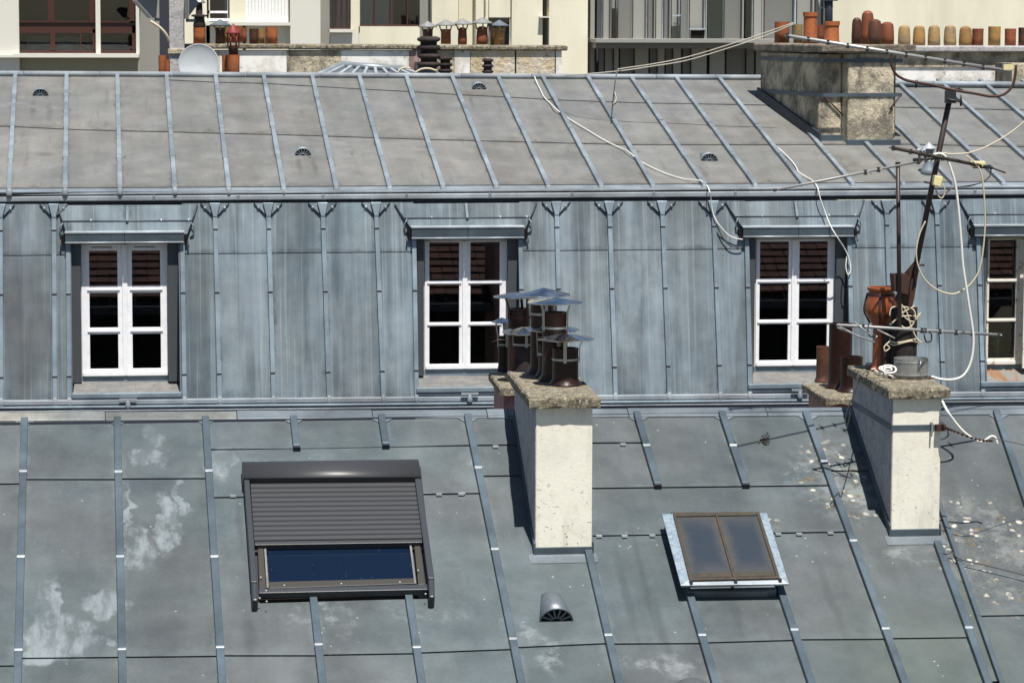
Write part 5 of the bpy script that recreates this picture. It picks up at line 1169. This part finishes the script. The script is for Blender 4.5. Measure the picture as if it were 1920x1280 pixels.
# concrete post with floodlights
Yp = YW-.38
po = thing('concrete_post', 'tall weathered concrete post with moulded foot at upper left', 'post', at(332, 150, Yp))
bx(318, 345, -60, 92, Yp, .28, 'post_shaft', 'grey_render', po); bx(315, 347, 91, 103, Yp-.03, .34, 'post_collar', 'stained_stone', po, .02); bx(318, 341, 103, 150, Yp, .26, 'post_foot', 'grey_render', po)
for lab, pts, Yq in (('left dark blue floodlight housing with angled visor beside the concrete post', [(248, 2), (277, 34), (293, 34), (296, -8), (262, -10)], Yp-.1), ('right dark floodlight housing with pointed visor beside the concrete post', [(346, -10), (346, 36), (352, 34), (373, 6), (362, -8)], Yp-.1)):
    q = [at(u, v, Yq) for u, v in pts]; t = thing('floodlight', lab, 'floodlight', q[0], 'floodlights on the concrete post')
    MB().slab(q[::-1], V((0, -1, 0)), -.22, 0).build('housing', 'flash_dark', t)
    MB().slab([q[0], q[1], q[1]+V((.05, -.12, 0)), q[0]+V((.05, -.12, 0))], V((.6, 0, .6)), 0, .012).build('visor', 'dull_steel', t)
    MB().box((q[2].x-.02, Yq+.02, q[1].z-.04), (q[2].x+.10, Yq+.2, q[1].z)).build('bracket', 'flash_dark', t)
tb = MB().tube(smooth_path([at(282, 40, Yp-.1), at(300, 52, Yp-.1), at(312, 66, Yp-.08), at(317, 78, Yp-.04)]), .018, 6).build('floodlight_cable', 'cream_cable'); tag(tb, 'pale cable curving from the left floodlight down to the concrete post', 'cable')

# ================================================================ modern building behind
YBG = 66.
bgd = thing('modern_apartment_building', 'cream modern apartment building with brown window, filling the top of the picture', 'building', (at(560, 0, YBG).x, YBG, 0))
P0 = at(1110, 200, YBG)
def wall(u0, u1, v0, v1, dY, m, name='wall'): return bx(u0, u1, v0, v1, YBG+dY, .5, name, m, bgd)
a_, b_ = at(-420, -700, YBG), at(1600, 230, YBG)
MB().box((a_.x, YBG+2.9, 0), (b_.x, YBG+3.4, a_.z)).build('core_wall', 'dark_facade', bgd)
# left bay with the brown window
wall(-400, 25, -700, 230, -.6, 'white_facade'); wall(25, 260, 101, 108, -.75, 'white_facade', 'sill'); wall(25, 262, 108, 230, -.45, 'olive_facade')
wall(25, 262, -700, -75, -.6, 'white_facade'); wall(260, 292, -700, 230, .2, 'shade_grey_facade'); wall(292, 345, -700, 230, 1.2, 'dark_facade')
wall(-60, 25, 103, 108, -.72, 'white_facade', 'sill')
bw = bx(25, 260, 100, 101, YBG-.3, .1, 'picture_window', 'brown_joinery', bgd, label='large brown framed window with two white mullions, far left')
def br(u0, u1, v0, v1, m='brown_joinery', dY=-.35, nm='window_bar'): return bx(u0, u1, v0, v1, YBG+dY, .12, nm, m, bw)
for u0, u1 in ((23, 28), (180, 187), (255.5, 260)): br(u0, u1, -75, 103, 'white_facade', -.5, 'mullion')
br(28, 255, 40, 62); br(28, 255, 95, 101); br(90, 101, -75, 40); br(168, 180, -75, 40); br(243, 252, -75, 46); br(95, 103, 62, 96); br(174, 181, 55, 96); br(150, 152, 62, 95); br(248, 255, 46, 96)
br(28, 255, 43, 48, 'room_dark', -.36, 'gap')
for u0, u1, v0, v1 in ((28, 90, -75, 40), (101, 168, -75, 40), (187, 243, -75, 42), (28, 95, 62, 95), (103, 174, 62, 95), (187, 248, 62, 95)):
    bx(u0, u1, v0, v1, YBG-.27, .02, 'pane', 'far_glass', bw)
# things seen in that room
wall(25, 260, -75, 101, 1.8, 'room_dark', 'room_back'); wall(25, 260, 98, 101.5, .2, 'room_mid', 'room_floor')
for u0, u1, v0, v1, m, nm, lb in ((50, 93, 69, 93, 'panel_grey', 'filing_cabinet', 'grey green cabinet behind the left pane of the brown window'), (106, 148, 70, 96, 'panel_grey', 'filing_cabinet', 'grey green cabinet behind the middle pane of the brown window'), (162, 232, 83, 97, 'room_mid', 'desk', 'brown desk behind the right panes of the brown window')):
    Yq = YBG+.5; p = at((u0+u1)/2, v1, Yq); t = thing(nm, lb, 'furniture', p)
    bx(u0, u1, v0, v0+2.2, Yq-.04, .55, 'top', m, t); bx(u0+.6, u0+3, v0+2.4, v1, Yq, .5, 'side', m, t); bx(u1-3, u1-.6, v0+2.4, v1, Yq, .5, 'side', m, t); bx(u0+3.2, u1-3.2, v0+2.6, v1, Yq+.04, .4, 'front', m, t)
# middle bays
wall(345, 388, -700, 230, 0, 'cream_facade'); wall(429, 456, -700, 230, 0, 'cream_facade'); wall(388, 429, 44, 230, 0, 'cream_facade'); wall(456, 545, 48, 230, 0, 'cream_facade'); wall(545, 598, -700, 230, -.15, 'white_facade'); wall(543, 545.5, -700, 230, .02, 'dark_facade', 'joint')
w1 = bx(388, 430, 35, 40, YBG-.02, .12, 'window', 'white_paint', bgd, label='small white framed window beside the white blind')
bx(388, 391, -60, 35, YBG+.0, .12, 'frame', 'white_paint', w1); bx(427, 430, -60, 35, YBG, .12, 'frame', 'white_paint', w1); bx(391, 427, 21, 25, YBG, .12, 'frame', 'white_paint', w1); bx(391, 427, -60, 35, YBG+.1, .02, 'pane', 'far_glass', w1)
bx(386, 545, 42, 48, YBG-.18, .3, 'sill', 'white_facade', bgd)
bl_ = bx(456, 543, -60, 42, YBG+.05, .04, 'roller_blind', 'white_paint', bgd)
for i in range(14): u = 459+i*6.2; bx(u, u+.9, -60, 41, YBG+.035, .012, 'blind_fold', 'white_facade', bl_)
wall(598, 621, -700, 230, .35, 'shade_grey_facade'); wall(621, 673, 62, 230, 0, 'white_facade'); wall(673, 787, 50, 230, 0, 'cream_facade'); wall(658, 673, -700, 62, 0, 'cream_facade')
for u0, u1, v1 in ((621, 657, 54), (673, 785, 49)):
    w2 = bx(u0, u1, v1-2.5, v1, YBG+.1, .1, 'window', 'brown_joinery', bgd, label='dark window with brown frame, %s' % ('cut by the shaded pier' if u0 < 650 else 'widest in the middle bay'))
    bx(u0, u1, -80, v1-2.5, YBG+.2, .02, 'pane', 'far_glass', w2)
    for q_ in (.25, .52, .8): bx(u0+(u1-u0)*q_, u0+(u1-u0)*q_+2.4, -80, v1-2.5, YBG+.12, .06, 'window_bar', 'brown_joinery', w2)
bx(618, 662, 55, 61, YBG-.15, .3, 'sill', 'white_facade', bgd)
wall(787, 810, -700, 230, .35, 'shade_grey_facade'); wall(810, 860, -700, 230, 0, 'cream_facade'); wall(860, 892, -700, 230, .3, 'cream_facade'); wall(892, 917, -700, 230, 0, 'cream_facade'); wall(917, 959, -700, 33, 0, 'cream_facade'); wall(917, 959, 86, 230, 0, 'cream_facade')
wall(959, 1020, -700, 230, 0, 'cream_facade'); wall(1020, 1029, 33, 230, .3, 'shade_grey_facade'); wall(1029, 1106, -700, 230, -.1, 'cream_facade'); wall(1106, 1119, -700, 230, .3, 'shade_grey_facade')
MB().tube([at(909, -60, YBG-.03), at(909, 30, YBG-.03)], .02, 5).build('drainpipe', 'white_facade', bgd)
bx(1012, 1030, 31, 33.5, YBG-.15, .4, 'sill', 'white_facade', bgd); bx(1020, 1029, -80, 31, YBG+.25, .03, 'window', 'far_glass', bgd)
w3 = bx(917, 959, 33, 36, YBG+.12, .1, 'window', 'panel_mid', bgd, label='small dark grey window behind the ochre pot')
bx(917, 919.5, 36, 86, YBG+.12, .1, 'frame', 'panel_mid', w3); bx(955.5, 959, 36, 86, YBG+.12, .1, 'frame', 'white_facade', w3); bx(935, 938, 36, 86, YBG+.13, .1, 'frame', 'panel_mid', w3); bx(919.5, 955.5, 36, 86, YBG+.2, .02, 'pane', 'far_glass', w3)
# metal panelled bay
edges = [(1119, 1131, 'panel_dark', 0), (1131, 1148, 'panel_grey', 1), (1148, 1159, 'panel_grey', 0), (1159, 1187, 'panel_mid', 0), (1187, 1215, 'panel_grey', 0), (1215, 1230, 'panel_mid', 0), (1230, 1245, 'panel_grey', 0), (1245, 1259, 'panel_mid', 0), (1259, 1276, 'panel_grey', 0),
         (1276, 1293, 'panel_mid', 0), (1293, 1324, 'panel_grey', 0), (1324, 1327, 'panel_dark', 0), (1327, 1358, 'panel_grey', 0), (1358, 1396, 'panel_mid', 0), (1396, 1413, 'panel_dark', 0), (1413, 1433, 'panel_grey', 0), (1433, 1494, 'panel_mid', 0), (1494, 1528, 'panel_grey', 0), (1528, 1556, 'panel_dark', 0)]
for i, (u0, u1, m, _) in enumerate(edges):
    holes = (1148, 1327, 1396); top = -260
    bx(u0, u1-2., top, 73 if u0 not in (1148,) else 16, YBG+.6-(.12 if i % 3 == 0 else 0), .1, 'facade_panel', m, bgd)
    bx(u1-2, u1-.9, top, 73, YBG+.45, .12, 'panel_edge', 'zinc_trim' if i % 2 == 0 else 'panel_grey', bgd)
    bx(u0+3, u1+1, 90, 230, YBG+.6+(.1 if i % 2 else 0), .1, 'facade_panel', m if m != 'panel_dark' else 'panel_mid', bgd)
for u0, u1, v0 in ((1148, 1158, 16), (1263, 1275, 42), (1327, 1357, -60), (1398, 1411, -60)): bx(u0, u1, v0, 76, YBG+.42, .02, 'window', 'far_glass', bgd)
bx(1293, 1323, 53, 56, YBG+.4, .1, 'window_ledge', 'zinc_trim', bgd); bx(1295, 1321, 57, 76, YBG+.45, .04, 'window', 'room_dark', bgd); bx(1260, 1276, 28, 31, YBG+.4, .1, 'window_ledge', 'zinc_trim', bgd)
bx(1117, 1535, 74, 80, YBG-.9, 1.6, 'balcony_edge', 'panel_grey', bgd); bx(1117, 1535, 80, 91, YBG-.6, 1.1, 'balcony_shade', 'panel_mid', bgd)
a_, b_ = at(1119, -260, YBG+1.0), at(1560, 230, YBG+1.0); MB().box((a_.x, YBG+.9, 0), (b_.x, YBG+1.2, a_.z)).build('panel_backing', 'panel_dark', bgd)
# blank cream gable at the right
gb = thing('blank_gable_building', 'plain cream gable wall behind the stubby pots at upper right', 'building', (at(1800, 0, 66.3).x, 66.3, 0))
a_, b_ = at(1557, -700, 66.3), at(2500, 230, 66.3)
MB().box((a_.x, 66.3, 0), (b_.x, 67.2, a_.z)).build('wall', 'cream_facade', gb)
MB().box((a_.x-.02, 66.24, b_.z), (a_.x+.10, 66.298, a_.z)).build('quoin', 'white_facade', gb)
pst = thing('pipe_mast', 'blue grey pipe with brackets and wires against the gable corner', 'mast', at(1554, 90, 52))
MB().tube([at(1554, 88, 52), at(1554, -40, 52)], .07, 8).build('pipe', 'flash_dark', pst)
for (u, v) in ((1545, 3), (1536, 6), (1560, 5)): MB().tube([at(u, v-14, 52), at(u, v+10, 52), at(1554, v+6, 52)], .02, 5).build('bracket', 'dull_steel', pst)
MB().box(at(1540, 2, 51.9), at(1566, -4, 52.1)).build('crossarm', 'flash_dark', pst)
# ================================================================ aerials (all stand on the right-hand cream chimney)
YA = mast_c.y
am = thing('aerial_mast', 'leaning dark brown steel mast clamped to the black pot and carrying three aerials', 'aerial mast', at(1700, 576, YA))
A0, A1 = at(1699, 590, YA), at(1782, 178, YA-.35)
MB().tube([A0, A1], .021, 10).build('mast_tube', 'mast_brown', am)
# welded plate and box at the foot
q = [at(u, v, YA-.03) for u, v in ((1718, 488), (1696, 514), (1680, 560), (1702, 600), (1712, 560), (1722, 500))]
MB().slab(q, V((0, -1, 0)), -.03, .03).build('foot_plate', 'rusty_steel', am)
q = [at(u, v, YA-.10) for u, v in ((1673, 514), (1676, 546), (1706, 552), (1710, 522), (1697, 513))]
MB().slab(q, V((0, -1, 0)), -.08, .03).build('foot_box', 'rusty_steel', am)
MB().tube([at(1716, 497, YA-.12), at(1733, 497, YA-.12)], .008, 6).build('foot_bolt', 'mast_brown', am)
MB().tube([at(1700, 520, YA), at(1719, 490, YA), at(1723, 480, YA)], .018, 8).build('foot_tube', 'rusty_steel', am)
hb_ = MB(); p = A1; hb_.box((p.x-.035, p.y-.03, p.z-.06), (p.x+.035, p.y+.03, p.z+.03)); hb_.tube([p+V((-.04, -.03, -.03)), p+V((.08, -.03, -.05))], .008, 6); hb_.tube([p+V((.07, -.03, -.08)), p+V((.07, -.03, 0))], .008, 6); hb_.tube([p+V((.0, 0, .02)), p+V((.05, 0, .05)), p+V((.09, 0, .03))], .008, 6)
hb_.build('head_clamp', 'black_plastic', am)
v2 = thing('aerial_pole', 'thin straight black pole rising beside the orange urn shaped pot', 'pole', at(1686, 600, YA-.15))
MB().tube([at(1687, 612, YA-.15), at(1683.5, 308, YA-.15)], .016, 8).build('pole', 'mast_brown', v2)
MB().lathe([(.02, 0), (.02, .03), (.012, .032)], at(1683.5, 312, YA-.15), 10).build('pole_cap', 'black_plastic', v2)
def yagi(label, p0, p1, ts, m='alu', r=.010, el=.16, elr=.004, cat='aerial', blocks=True, eld=None):
    p0, p1 = V(p0), V(p1); t = thing('aerial', label, cat, (p0+p1)/2, 'aerials on the right-hand chimney')
    MB().tube([p0, p1], r, 8).build('boom', m, t)
    d = (p1-p0).normalized(); e = eld or d.cross(Z).normalized()
    for k in ts:
        c = p0.lerp(p1, k); L_ = el*(1-.15*k)
        MB().tube([c-e*L_, c+e*L_], elr, 5).build('element', m, t)
        if blocks: MB().box((c.x-.010, c.y-.014, c.z-.020), (c.x+.010, c.y+.014, c.z+.016)).build('element_clip', 'black_plastic', t)
    return t
ya = yagi('long white aerial with evenly spaced clips at the top of the leaning mast', at(1474, 67, YA-.5), at(1893, 134, YA-.2), [.005]+[.095+.087*i for i in range(10)], m='dull_steel', r=.014, el=.05)
# cranked carrier tube under the long aerial
pth = [at(u, v, YA-.36) for u, v in ((1673, 98), (1671, 118), (1678, 137), (1695, 149), (1720, 155), (1750, 160), (1782, 168), (1830, 176), (1858, 181), (1880, 178), (1896, 165), (1903, 145), (1905, 122))]
MB().tube(smooth_path(pth, 4), .010, 8).build('carrier_tube', 'rusty_steel', ya)
MB().tube([at(1719, 150, YA-.36), at(1717, 165, YA-.36)], .010, 5).build('carrier_pin', 'black_plastic', ya)
p = at(1893, 126, YA-.3); MB().box((p.x-.05, p.y-.02, p.z-.02), (p.x+.02, p.y+.02, p.z+.02)).build('junction_box', 'cream_plastic', ya)
yb_ = yagi('thin grey aerial pointing down to the left across the eaves', at(1450, 357, YA-.6), at(1726, 302, YA-.25), [.62, .71, .985], r=.009, el=.05)
MB().tube([at(1450, 357, YA-.6), at(1456, 356, YA-.6)], .012, 6).build('boom_end', 'black_plastic', yb_)
yc_ = yagi('short dull brown aerial with a cream plug box crossing the middle of the mast', at(1673, 277, YA-.5), at(1860, 315, YA-.15), [.01, .18, .28, .34, .50], m='rusty_bar', r=.013, el=.05)
for u in (1722, 1733): MB().tube([at(u, 280, YA-.4), at(u+3, 304, YA-.3)], .010, 5).build('reflector_rod', 'alu', yc_)
MB().tube([at(1858, 314, YA-.15), at(1885, 324, YA-.1)], .006, 5).build('boom_end', 'rusty_bar', yc_)
MB().tube([at(1712, 300, YA-.3), at(1762, 296, YA-.3)], .013, 6).build('cross_clamp', 'black_plastic', yc_)
for u0, u1, v, s_ in ((1820, 1846, 304, 7), (1822, 1842, 309, 5)):
    a, b = at(u0, v+s_, YA-.2), at(u1, v-s_*.3, YA-.17); MB().box(a, b).build('plug_box', 'cream_plastic', yc_, bevel=.008)
MB().box(at(1826, 316, YA-.18), at(1856, 309, YA-.15)).build('plug_clip', 'black_plastic', yc_)
MB().tube(smooth_path([at(u, v, YA-.15) for u, v in ((1858, 316), (1856, 330), (1843, 341), (1820, 348), (1790, 352), (1772, 362), (1765, 370), (1757, 362), (1755, 352))]), .005, 5).build('hanging_lead', 'dark_cable', yc_)
jb = at(1758, 336, YA-.26); o = MB(); q = [at(u, v, YA-.28) for u, v in ((1751, 328), (1748, 347), (1761, 351), (1768, 332))]; o.slab(q, V((0, -1, 0)), -.03, .03)
o = o.build('junction_box', 'cream_plastic', bevel=.006); tag(o, 'cream plastic junction box fixed to the leaning mast', 'junction box')
MB().tube([at(1733, 341, YA-.25), at(1750, 344, YA-.25)], .008, 5).build('side_pin', 'mast_brown', am)
yd_ = yagi('long thin grey aerial lying level in front of the dormers at pot height', at(1569, 609, YA-.55), at(1877, 628, YA-.1), [.155, .51, .53, .62, .72, .82, .985], r=.011, el=.05, elr=.004)
# folded dipole and reflectors
for uu, vv in ((1629, 622), (1735, 632)):
    MB().tube(smooth_path([at(uu, vv-16, YA-.45), at(uu-2, vv-2, YA-.5), at(uu+3, vv+9, YA-.45), at(uu+11, vv+6, YA-.4), at(uu+11, vv-6, YA-.4), at(uu+5, vv-10, YA-.4)]), .006, 5).build('folded_dipole', 'black_plastic', yd_)
for (a, b) in (((1570, 614), (1641, 642)), ((1574, 612), (1612, 632)), ((1602, 603), (1632, 628)), ((1645, 618), (1678, 634)), ((1638, 640), (1644, 630))):
    MB().tube([at(*a, YA-.55), at(*b, YA-.62)], .006, 5).build('reflector_rod', 'alu', yd_)
def cable(label, pts, Y, r, m, k=6, name='cable', cat='cable', lift=None):
    P_ = [at(p[0], p[1], p[2] if len(p) > 2 else Y) for p in pts]
    o = MB().tube(smooth_path(P_, k), r, 6).build(name, m); return tag(o, label, cat)
cable('thick white cable looping from the mast down to the zinc can', [(1741, 304), (1748, 293), (1762, 288), (1775, 297), (1784, 320), (1792, 350), (1798, 400), (1803, 460), (1806, 500), (1815, 560), (1824, 620), (1825, 650), (1820, 680), (1808, 702), (1790, 711), (1765, 711), (1746, 706)], YA-.3, .010, 'white_cable')
cable('second white cable hanging behind the slab of the aerial chimney and ending over the roof', [(1766, 750, YA-.9), (1776, 770), (1790, 790), (1808, 810), (1832, 826), (1845, 826), (1858, 818), (1866, 820), (1870, 832)], YA-1.0, .009, 'white_cable')
cable('cream cable sweeping from the right edge down to the mast', [(1975, 180), (1935, 215), (1900, 245), (1860, 270), (1820, 286), (1785, 289), (1765, 288), (1750, 296), (1742, 305)], YA-.3, .006, 'cream_cable')
cable('cream cable hanging in a deep loop between the mast and the orange urn', [(1812, 292), (1838, 320), (1846, 380), (1846, 440), (1838, 500), (1822, 530), (1800, 547), (1782, 551), (1757, 543), (1735, 525), (1722, 500), (1718, 472), (1724, 440), (1735, 415)], YA-.25, .006, 'cream_cable')
cable('short loose loop of cream lead under the junction box', [(1768, 345), (1772, 360), (1765, 372), (1755, 360), (1757, 352)], YA-.28, .004, 'cream_cable')
# rope round the black pot
c = mast_c; rp_ = 24*(c-CP).length/FPX+.008
def around(v, a0, a1, dv, n=24): return [V((c.x+math.cos(lerp(a0, a1, i/n))*rp_, c.y+math.sin(lerp(a0, a1, i/n))*rp_, at(1694, v+dv*math.sin(i/n*6.28*1.3+v), c.y).z)) for i in range(n+1)]
mb = MB(); mb.tube(around(641, -3.4, .3, 4), .006, 5); mb.tube(around(637, -3.6, .4, -3), .006, 5)
fr_ = YA-rp_-.01
for pts in ([(1668, 592), (1672, 577), (1690, 575), (1712, 580), (1716, 597), (1708, 612), (1695, 614), (1686, 603), (1688, 590), (1703, 580), (1715, 574)], [(1672, 606), (1688, 594), (1712, 592), (1722, 594), (1726, 586), (1719, 600)], [(1686, 566), (1700, 585), (1706, 605), (1714, 625), (1720, 636), (1728, 642)],
            [(1668, 640), (1658, 650), (1660, 658), (1668, 652), (1662, 646)], [(1690, 575), (1694, 592), (1712, 603), (1724, 588)]):
    mb.tube(smooth_path([at(u, v, fr_) for u, v in pts]), .0055, 5)
o = mb.build('rope', 'cream_cable'); tag(o, 'pale rope knotted and wound round the tall black pot', 'rope')
# coil of white cable left of the can
mb = MB(); zc = cap2_top+.02
for k_ in range(5):
    cc = lvl(1665+random.uniform(-7, 6), 697+random.uniform(-3, 4), zc+.01*k_); r_ = random.uniform(.03, .055); tl_ = random.uniform(.3, 1.1)
    mb.tube([cc+V((math.cos(a*.5)*r_, math.sin(a*.5)*r_*math.cos(tl_), r_*math.sin(tl_)*(1+math.sin(a*.5))*.6)) for a in range(14)], .007, 5)
mb.tube(smooth_path([lvl(1640, 694, zc), lvl(1652, 700, zc), lvl(1664, 702, zc), lvl(1678, 708, zc)]), .007, 5)
mb.tube(smooth_path([lvl(1634, 692, zc), lvl(1650, 690, zc), lvl(1668, 693, zc)]), .006, 5)
o = mb.build('cable_coil', 'white_cable'); tag(o, 'tangled coil of white cable on the slab left of the zinc can', 'cable')
mb = MB()
for p_ in ((1632, 693), (1645, 689)): q = lvl(*p_, cap2_top); mb.box((q.x-.03, q.y-.05, q.z), (q.x+.04, q.y+.05, q.z+.05))
o = mb.build('dark_rag', 'black_plastic', bevel=.015); tag(o, 'black rubber wedge lying on the slab beside the white cable coil', 'rubber wedge')
cable('thin dark wire dangling down the left side of the aerial chimney', [(1631, 696, y2b-.2), (1618, 700), (1610, 715), (1601, 740), (1590, 765), (1585, 785), (1588, 800), (1593, 780), (1593, 770)], y2+.1, .004, 'dark_cable')
# cables on the mansard building
def rc(p, h=.03): return on(PU, p[0], p[1], h)
pts = [rc((1002, 143), .07), rc((1008, 158)), rc((1014, 170)), rc((1020, 182)), rc((1030, 192)), rc((1041, 203), .06), rc((1053, 213)), rc((1075, 228)), rc((1100, 243)), rc((1135, 264)), rc((1165, 278)), rc((1178, 284), .06), rc((1200, 302)), rc((1240, 322)), rc((1280, 335)), rc((1310, 338), .06), rc((1322, 344)), rc((1330, 357))]
pts += [at(1333, 375, YEV-.10), on(PM, 1337, 400, .07), on(PM, 1347, 420, .08), on(PM, 1365, 440, .06), on(PM, 1380, 447, .06), on(PM, 1394, 449, .06)]
o = MB().tube(smooth_path(pts, 5), .0068, 6).build('cable', 'white_cable'); tag(o, 'white cable wandering down the upper roof from the ridge to the third dormer hood', 'cable')
pts = [rc((1450, 270)), rc((1462, 280)), rc((1480, 297)), rc((1492, 312)), rc((1497, 322), .05), rc((1512, 332)), rc((1525, 340)), rc((1533, 352)), at(1538, 372, YEV-.10), on(PM, 1548, 400, .10), on(PM, 1558, 425, .16), on(PM, 1570, 445, .2), on(PM, 1583, 465, .12), on(PM, 1592, 485, .09), on(PM, 1595, 505, .08), on(PM, 1590, 515, .08), on(PM, 1586, 500, .08), on(PM, 1588, 478, .08)]
o = MB().tube(smooth_path(pts, 5), .0068, 6).build('cable', 'white_cable'); tag(o, 'white cable running from the strapped stone chimney down beside the third dormer', 'cable')
o = MB().tube(smooth_path([on(PM, 1343, 420, .05), on(PM, 1355, 445, .05), on(PM, 1368, 460, .05), on(PM, 1380, 464, .05), on(PM, 1392, 463, .05)], 5), .007, 6).build('cable', 'dark_cable'); tag(o, 'dark cable drooping on the mansard left of the third dormer hood', 'cable')
# double overhead line with drop
for dv, m, lab in ((0, 'white_cable', 'upper strand of the pale line sagging from the stone chimney pots to the roof'), (4, 'cream_cable', 'lower strand of the pale line sagging from the stone chimney pots to the roof')):
    P_ = [at(1488, 43+dv*.6, Y5+.2), at(1440, 60+dv*1.4, Y5+.3), at(1380, 80+dv*1.5, Y5+.4), at(1290, 107+dv*1.5, Y5+.6), at(1220, 121+dv, Y5+.7), at(1165, 129+dv, Y5+.8), at(1100, 137+dv*.5, Y5+1.0), at(1063, 142, Y5+1.3)]
    if dv == 0: P_ = P_[:6]+[at(1158, 133, Y5+.8), rc((1154, 150), .10), rc((1152, 170), .04), rc((1155, 183)), rc((1154, 191)), rc((1149, 194))]
    o = MB().tube(smooth_path(P_, 6), .007, 6).build('overhead_line', 'grey_cable'); tag(o, lab, 'cable')
for i, P_ in enumerate(([(745, 137), (752, 129), (762, 127), (770, 129)], [(778, 137), (790, 130), (805, 129), (818, 133)])):
    o = MB().tube(smooth_path([at(u, v, yu_r+.1) for u, v in P_], 5), .014, 6).build('cable', 'cream_cable'); tag(o, 'small pale loop of cable humping over the ridge, %s one' % ('left' if i == 0 else 'right'), 'cable')
# chain and stay on the near roof
P_ = [V((xr2+.02, y2-.04, (zs0+zs1)/2)), at(1790, 808, y2-.2), at(1830, 823, y2-.3), at(1860, 826, y2-.3)]
mb = MB().tube(smooth_path(P_, 4), .004, 5)
for i in range(16):
    q = smooth_path(P_, 5)[i]; mb.tube([q+V((math.cos(a)*.010, 0, math.sin(a)*.008)) for a in (0, 1.2, 2.4, 3.6, 4.8, 6.28)], .0035, 4, cap=False)
o = mb.build('chain', 'rusty_steel'); tag(o, 'short rusty chain running out from the strap bracket of the aerial chimney', 'chain')
P_ = [at(1858, 820, y2-.3), at(1920, 834, y2-.1), at(1990, 846, y2)]
o = MB().tube(P_, .003, 5).build('stay_wire', 'dark_cable'); tag(o, 'thin stay wire continuing from the chain to the right edge', 'wire')
P_ = [on(PF, 1768, 1036, .05), on(PF, 1776, 1038, .05), on(PF, 1785, 1034, .06), on(PF, 1793, 1043, .06), on(PF, 1808, 1050, .06), on(PF, 1860, 1062, .06), on(PF, 1990, 1095, .06)]
o = MB().tube(smooth_path(P_, 4), .005, 5).build('stay_wire', 'dark_cable'); tag(o, 'twisted dark wire lying over the near roof right of the aerial chimney foot', 'wire')
# stray zinc scrap hanging from the cowls
P_ = [at(922, 641, y1b), at(935, 637, y1b), at(950, 637, y1b)]
o = MB().tube(P_, .006, 5).build('wire_hook', 'mast_brown'); tag(o, 'short dark wire with a bent tip sticking out left of the cowled pots', 'wire')
# snowy dome at the bottom edge
p = on(PF, 1299, 1296); MB().lathe([(.13, -.02), (.125, .02), (.09, .05), (.04, .066), (0, .07)], p, 20, axis=nF).build('roof_dome', 'zinc_front', roof)
